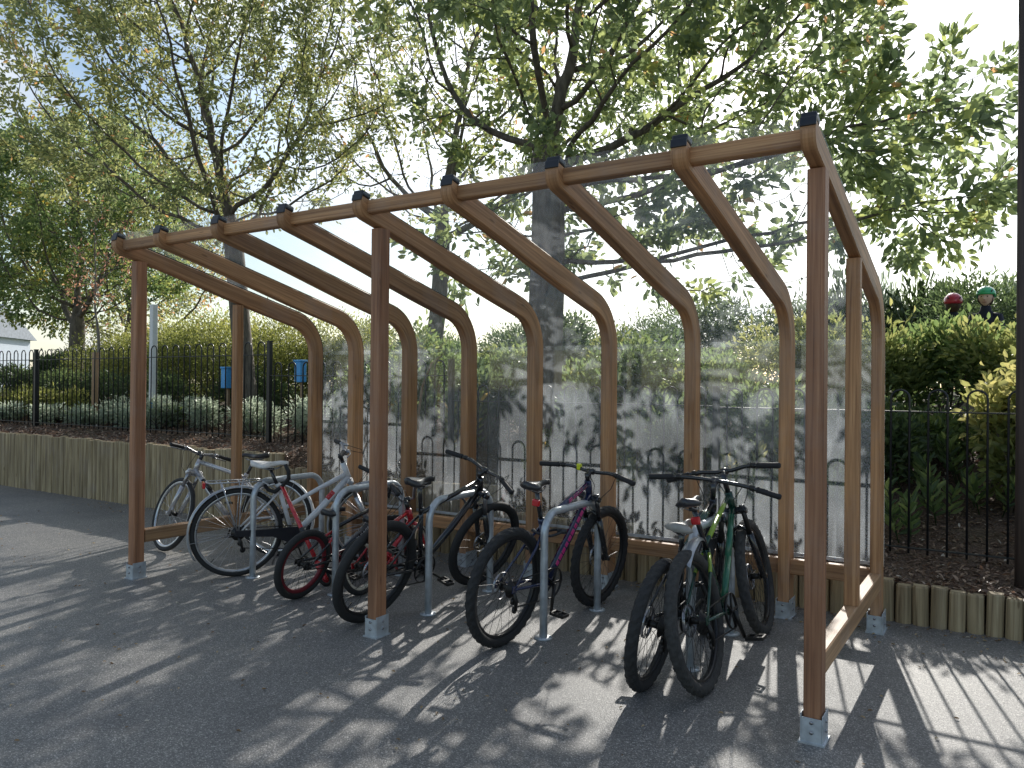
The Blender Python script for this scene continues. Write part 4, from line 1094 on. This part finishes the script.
tag(mb.build('standin', M['standinpale'], None, (-2.42, 5.1, 1.42)), 'made-up pale rounded boulder on the bank behind the second bay from the right', 'standin')

# loose ground cover
rgn = np.random.default_rng(9); n = 26000
X = rgn.uniform(-14, 3.3, n); Y = 2.15 + rgn.uniform(0, 1, n) ** 1.5 * 3.2
Zt = np.array([terrain(a, b) for a, b in zip(X, Y)]) + rgn.uniform(.0, .02, n)
D = rgn.normal(size=(n, 3)); D[:, 2] *= .35
o = leaf_mesh('bark_mulch', np.stack([X, Y, Zt], 1), D, .05, M['chips'], .42, 3, rnd=rgn.uniform(0, 1, n) ** 1.2 * .965 + (rgn.uniform(0, 1, n) < .03) * .5, fold=.1, flat=True)
tag(o, 'dark brown bark mulch spread over the planted bank', 'mulch', kind='stuff')
n = 1100
X = rgn.uniform(-9, 2.5, n); Y = rgn.uniform(-2.6, 2.05, n); w = rgn.uniform(0, 1, n); Y = np.where(w < .45, 2.05 - rgn.uniform(0, 1, n) ** 2 * .5, Y)
D = rgn.normal(size=(n, 3)); D[:, 2] *= .12
o = leaf_mesh('fallen_leaves', np.stack([X, Y, np.full(n, .006)], 1), D, .023, M['litter'], .5, 4, fold=.35, flat=True, rnd=rgn.uniform(0, .99, n))
tag(o, 'small dry leaves scattered over the tarmac', 'leaf litter', kind='stuff')

# ------------------------------------------------------------------ posts, boxes
r = empty('wooden_pole', (.764, 2.40, 0)); tag(r, 'tall dark wooden pole at the right edge, standing behind the timber edging', 'pole')
mb = MB(); mb.tube([(0, 0, .15), (0, 0, 1.5), (.0, 0, 5.2)], [.038, .036, .033], 14)
mb.uv = [[(v[2], v[0]) for v in [mb.v[i] for i in f]] for f in mb.f]; mb.build('shaft', M['polewood'], r)
mb = MB(); mb.cyl((0, 0, 5.2), (0, 0, 5.23), .04, 14); mb.build('cap', M['black'], r)
r = empty('signpost', (-9.95, 3.3, terrain(-9.95, 3.3))); tag(r, 'slim white post behind the left railings with a small blue and white box', 'post')
mb = MB(); mb.box((0, 0, .86), (.085, .085, 1.9), ch=.01); mb.build('shaft', M['white'], r)
mb = MB(); mb.box((.09, -.03, .25), (.09, .10, .30), ch=.012); mb.box((.09, -.085, .3), (.07, .01, .16), 1, ch=.002); mb.build('service_box', [M['white'], M['blue']], r)
for (x, y, z, lb) in [(-9.45, 4.2, 1.45, 'blue box on a stake left of the leaning tree trunk'), (-8.1, 4.45, 1.55, 'blue box on a stake right of the leaning tree trunk')]:
    r = empty('blue_box', (x, y, z)); tag(r, lb, 'box')
    mb = MB(); mb.box((0, 0, .15), (.13, .12, .30), ch=.012); mb.build('body', M['blue'], r)
    mb = MB(); mb.box((0, 0, .315), (.155, .145, .03), ch=.008); mb.build('lid', M['blue'], r)
    mb = MB(); mb.box((0, .03, -.3), (.035, .035, .6)); mb.build('stake', M['stakewood'], r)

# ------------------------------------------------------------------ buildings far away
def house(label, loc, rz, w, d, h, wallm, rows, cols, arch):
    r = empty('house', loc, (0, 0, R_(rz))); tag(r, label, 'house')
    mb = MB(); mb.box((0, 0, h / 2), (w, d, h)); wl = mb.build('wall', wallm, r)
    mb = MB(); o_ = .3
    mb.add([(-w / 2 - o_, -d / 2 - o_, h), (w / 2 + o_, -d / 2 - o_, h), (w / 2 + o_, d / 2 + o_, h), (-w / 2 - o_, d / 2 + o_, h), (-w / 2 - o_, 0, h + d * .3), (w / 2 + o_, 0, h + d * .3)],
           [(0, 1, 5, 4), (2, 3, 4, 5), (0, 4, 3), (1, 2, 5), (0, 3, 2, 1)], smooth=False)
    rf = mb.build('roof', M['roof'], r)
    mb = MB(); mb.box((w * .3, 0, h + d * .3), (d * .1, d * .1, d * .2)); mb.build('chimney', M['brick'], rf)
    for i in range(cols):
        for j in range(rows):
            cx = -w / 2 + w * (i + .5) / cols; cz = h * (j + .5) / rows + .1; ww = w / cols * .55; hh = h / rows * .55
            mb = MB()
            for s_ in (-1, 1):
                mb.box((cx + s_ * ww / 2, -d / 2 - .03, cz), (.08, .08, hh)); mb.box((cx, -d / 2 - .035, cz + s_ * hh / 2), (ww + .08, .07, .08))
            mb.box((cx, -d / 2 - .032, cz), (.05, .06, hh)); 
            if arch: mb.tube([(cx - ww / 2 + ww / 2 * (1 - math.cos(PI * t / 8)), -d / 2 - .03, cz + hh / 2 + ww / 2 * math.sin(PI * t / 8)) for t in range(9)], .05, 6)
            f = mb.build('window', M['white'], r)
            mb = MB(); mb.box((cx, -d / 2 - .006, cz), (ww - .06, .02, hh - .06)); mb.build('pane', M['glass'], f)
house('pale blue building with arched windows beyond the far left trees', (-58, 17, 0), 38, 12, 7, 4.4, M['housewall'], 2, 5, True)
house('small dark blue building just above the hedge behind the shelter', (-13.6, 30, .4), 30, 1.5, 2, 3.2, M['brick'], 1, 3, False)

# ------------------------------------------------------------------ children on the far side of the hedge
def person(label, loc, rz, helm, turn=0):
    r = empty('person', loc, (0, 0, R_(rz))); tag(r, label, 'child')
    J = [((0, 0, .60), .10), ((0, .0, .76), .10), ((0, .0, .90), .105), ((0, 0, .97), .045), ((0, 0, 1.03), .042),
         ((.115, 0, .91), .045), ((.155, -.02, .76), .036), ((.15, -.10, .62), .028), ((.15, -.15, .56), .026),
         ((-.115, 0, .91), .045), ((-.155, -.02, .76), .036), ((-.15, -.10, .62), .028), ((-.15, -.15, .56), .026),
         ((.065, 0, .54), .07), ((.07, -.01, .30), .05), ((.07, .01, .06), .035), ((.07, -.10, .025), .03),
         ((-.065, 0, .54), .07), ((-.07, -.01, .30), .05), ((-.07, .01, .06), .035), ((-.07, -.10, .025), .03)]
    E = [(0, 1), (1, 2), (2, 3), (3, 4), (2, 5), (5, 6), (6, 7), (7, 8), (2, 9), (9, 10), (10, 11), (11, 12), (0, 13), (13, 14), (14, 15), (15, 16), (0, 17), (17, 18), (18, 19), (19, 20)]
    def ball(mb, c, rad, mi=0, seg=20, rings=14, f=None):
        vs = []; fs = []
        for i in range(rings + 1):
            t = PI * i / rings
            for k in range(seg):
                p = 2 * PI * k / seg; v = Vector((math.sin(t) * math.cos(p), math.sin(t) * math.sin(p), math.cos(t)))
                if f: v = f(v)
                vs.append(Vector(c) + Vector((v.x * rad[0], v.y * rad[1], v.z * rad[2])))
        for i in range(rings):
            for k in range(seg): fs.append((i * seg + k, i * seg + (k + 1) % seg, (i + 1) * seg + (k + 1) % seg, (i + 1) * seg + k))
        mb.add(vs, fs, mi)
    # body as one continuous tapered surface of rings, limbs in one mesh
    mb = MB()
    def limb(ids, mi=0, sc_=1.0, k=None): mb.tube([J[i][0] for i in ids], [J[i][1] * sc_ for i in ids], 12, mi)
    def headf(v):
        q = 1.0
        if v.z < 0: v = Vector((v.x * (1 + .25 * v.z), v.y * (1 + .12 * v.z), v.z))
        return v
    H = (0, -.01, 1.13)
    ball(mb, H, (.072, .088, .105), 0, f=headf)
    mb.tube([(0, 0, .88), J[3][0], J[4][0]], [.05, .042, .042], 12, 0); mb.tube([(0, -.095, 1.135), (0, -.112, 1.105), (0, -.09, 1.095)], [.006, .014, .006], 8, 0)
    for s_ in (-1, 1): ball(mb, (s_ * .074, .0, 1.12), (.010, .018, .026), 0, 8, 6)
    for hand in (8, 12):
        hx = Vector(J[hand][0]); ball(mb, hx, (.018, .030, .030), 0, 10, 8)
        for q in range(4): mb.tube([hx + V(-.015 + q * .01, -.02, -.012), hx + V(-.015 + q * .01, -.045 - .004 * (q % 3), -.028), hx + V(-.015 + q * .01, -.045, -.048)], .0055, 6, 0)
        mb.tube([hx + V(.016, 0, 0), hx + V(.028, -.02, -.015)], .0065, 6, 0)
    limb([0, 1, 2], 0, .55); limb([13, 14, 15]); limb([17, 18, 19])
    for ids in ([5, 6, 7, 8], [9, 10, 11, 12]): mb.tube([(0, 0, .88)] + [J[i][0] for i in ids], [.04] + [J[i][1] * (.8 if i != ids[-1] else 1) for i in ids], 12, 0)
    for ids in (13, 17): mb.tube([(0, 0, .62), J[ids][0]], [.08, .065], 12, 0)
    body = mb.build('body', M['skin'], r)
    rm = body.modifiers.new('one_surface', 'REMESH'); rm.mode = 'VOXEL'; rm.voxel_size = .0075; rm.use_smooth_shade = True
    mb = MB()
    for s_ in (-1, 1): ball(mb, (s_ * .028, -.088, 1.138), (.009, .005, .007), 0, 10, 6)
    mb.build('eyes', M['eye'], r)
    mb = MB(); mb.tube([(-.022, -.085, 1.073), (0, -.092, 1.070), (.022, -.085, 1.073)], .004, 6); mb.build('mouth', M['lips'], r)
    mb = MB(); ball(mb, (0, .012, 1.135), (.083, .094, .112), 0, f=lambda v: v if v.y > -.2 or v.z > .45 else Vector((v.x, -.2, v.z))); mb.build('hair', M['hair'], r)
    mb = MB()   # jacket: torso lofted as ellipses plus sleeves
    prof = [(.50, .12, .095), (.58, .125, .10), (.70, .12, .095), (.82, .13, .095), (.90, .125, .085), (.945, .085, .068), (.985, .060, .060), (1.03, .052, .052), (1.035, .046, .046)]
    vs = [(a * math.cos(2 * PI * k / 20), b * math.sin(2 * PI * k / 20), z) for z, a, b in prof for k in range(20)]
    fs = [(i * 20 + k, i * 20 + (k + 1) % 20, (i + 1) * 20 + (k + 1) % 20, (i + 1) * 20 + k) for i in range(len(prof) - 1) for k in range(20)]
    mb.add(vs, fs + [tuple(range(20))], 0)
    for ids in ([5, 6, 7], [9, 10, 11]):
        mb.tube([(J[ids[0]][0][0] * .7, 0, .905)] + [J[i][0] for i in ids], [.055] + [J[i][1] * 1.3 for i in ids], 12, 0)
    mb.build('jacket', M['jacket'], r)
    mb = MB()
    for ids in ([13, 14, 15], [17, 18, 19]): mb.tube([(J[ids[0]][0][0], 0, .56)] + [J[i][0] for i in ids], [.075] + [J[i][1] * 1.25 for i in ids], 12, 0)
    mb.build('trousers', M['trousers'], r)
    mb = MB()
    for x_ in (.07, -.07): ball(mb, (x_, -.045, .035), (.038, .09, .035), 0, 12, 8)
    mb.build('shoes', M['black'], r)
    mb = MB()
    ball(mb, (0, .008, 1.165), (.100, .124, .100), 0, 28, 18, f=lambda v: v if v.z > (-.05 if v.y < 0 else -.35) else Vector((v.x * .95, v.y * .95, -.05 if v.y < 0 else -.35)))
    for k in range(-2, 3):
        mb.tube([(k * .034, -.108 + .012 * abs(k), 1.19), (k * .036, -.04, 1.262 - .011 * k * k), (k * .036, .06, 1.258 - .012 * k * k), (k * .03, .115, 1.19)], .0075, 6, 1)
    hm = mb.build('helmet', [helm, M['black']], r)
    mb = MB()
    for s_ in (-1, 1): mb.tube([(s_ * .082, -.01, 1.17), (s_ * .07, -.03, 1.08), (0, -.05, 1.018)], .004, 5)
    mb.build('chin_strap', M['black'], hm)
    return r
person('child in a red cycle helmet, only the head showing above the hedge', (.11, 7.15, terrain(.11, 7.15) - .05), 190, M['hred'])
person('child in a green cycle helmet and dark jacket looking over the hedge', (.45, 6.98, terrain(.45, 6.98) - .0), -8, M['hgreen'])

# ------------------------------------------------------------------ light, sky, camera
EL = R_(29.2); hx, hy = -.238, .971; q = math.hypot(hx, hy)
S = Vector((hx / q * math.cos(EL), hy / q * math.cos(EL), math.sin(EL)))
li = bpy.data.lights.new('sun', 'SUN'); li.energy = 5.0; li.angle = R_(.53); li.color = (1, .955, .88)
lo = bpy.data.objects.new('sun', li); col.objects.link(lo); lo.rotation_euler = S.to_track_quat('Z', 'Y').to_euler(); lo.location = S * 50
w = bpy.data.worlds.new('World'); sc.world = w; w.use_nodes = True; nt = w.node_tree; nt.nodes.clear(); L = nt.links.new
out = nt.nodes.new('ShaderNodeOutputWorld'); bg = nt.nodes.new('ShaderNodeBackground'); bg.inputs[1].default_value = .14
sky = nt.nodes.new('ShaderNodeTexSky'); sky.sky_type = 'NISHITA'; sky.sun_disc = False; sky.sun_elevation = EL; sky.sun_rotation = math.atan2(S.x, S.y); sky.air_density = 1.2; sky.dust_density = .6
tc = nt.nodes.new('ShaderNodeTexCoord')
mp = nt.nodes.new('ShaderNodeMapping'); mp.inputs['Scale'].default_value = (1, 1, 2.6); L(tc.outputs['Generated'], mp.inputs[0])
cn = N(nt, 'ShaderNodeTexNoise', Scale=2.4, Detail=8.0, Roughness=.58); L(mp.outputs[0], cn.inputs['Vector'])
cr = ramp(nt, [(.44, (0, 0, 0)), (.64, (1, 1, 1))], cn.outputs['Fac'])
dp = nt.nodes.new('ShaderNodeVectorMath'); dp.operation = 'DOT_PRODUCT'; L(tc.outputs['Generated'], dp.inputs[0]); dp.inputs[1].default_value = S
gl = N(nt, 'ShaderNodeMapRange'); L(dp.outputs['Value'], gl.inputs[0]); gl.inputs[1].default_value = .70; gl.inputs[2].default_value = 1.0; gl.inputs[3].default_value = 0; gl.inputs[4].default_value = 1
pw = N(nt, 'ShaderNodeMath', _operation='POWER'); L(gl.outputs[0], pw.inputs[0]); pw.inputs[1].default_value = 1.6
fr = N(nt, 'ShaderNodeMapRange'); L(dp.outputs['Value'], fr.inputs[0]); fr.inputs[1].default_value = -.35; fr.inputs[2].default_value = .35
cm = N(nt, 'ShaderNodeMath', _operation='MULTIPLY'); L(cr.outputs[0], cm.inputs[0]); L(fr.outputs[0], cm.inputs[1])
mxc = N(nt, 'ShaderNodeMix', _data_type='RGBA'); L(cm.outputs[0], mxc.inputs[0]); L(sky.outputs[0], mxc.inputs[6]); mxc.inputs[7].default_value = (6.6, 6.9, 7.3, 1)
sc1 = N(nt, 'ShaderNodeMix', _data_type='RGBA', _blend_type='ADD'); L(pw.outputs[0], sc1.inputs[0]); L(mxc.outputs[2], sc1.inputs[6]); sc1.inputs[7].default_value = (8.5, 8.6, 8.6, 1)
L(sc1.outputs[2], bg.inputs[0]); L(bg.outputs[0], out.inputs[0])
cam = bpy.data.cameras.new('camera'); cam.sensor_width = 36; cam.lens = 780.9 * 36 / 1024; cam.clip_end = 2000; cam.clip_start = .05
co = bpy.data.objects.new('camera', cam); col.objects.link(co)
Rr = Vector((0.8422056, 0.53907706, 0.00925506)); Uu = Vector((-0.00524616, -0.00897129, 0.999946)); Ff = Vector((-0.53913098, 0.84220867, 0.00472758))
mw = Matrix.Identity(4)
for i in range(3): mw[i][0] = Rr[i]; mw[i][1] = Uu[i]; mw[i][2] = -Ff[i]; mw[i][3] = (0.70777645, -3.53862212, 1.5)[i]
co.matrix_world = mw; sc.camera = co
sc.view_settings.view_transform = 'Standard'; sc.view_settings.look = 'None'; sc.view_settings.exposure = 0; sc.view_settings.gamma = 1
sc.cycles.transparent_max_bounces = 24; sc.cycles.max_bounces = 8
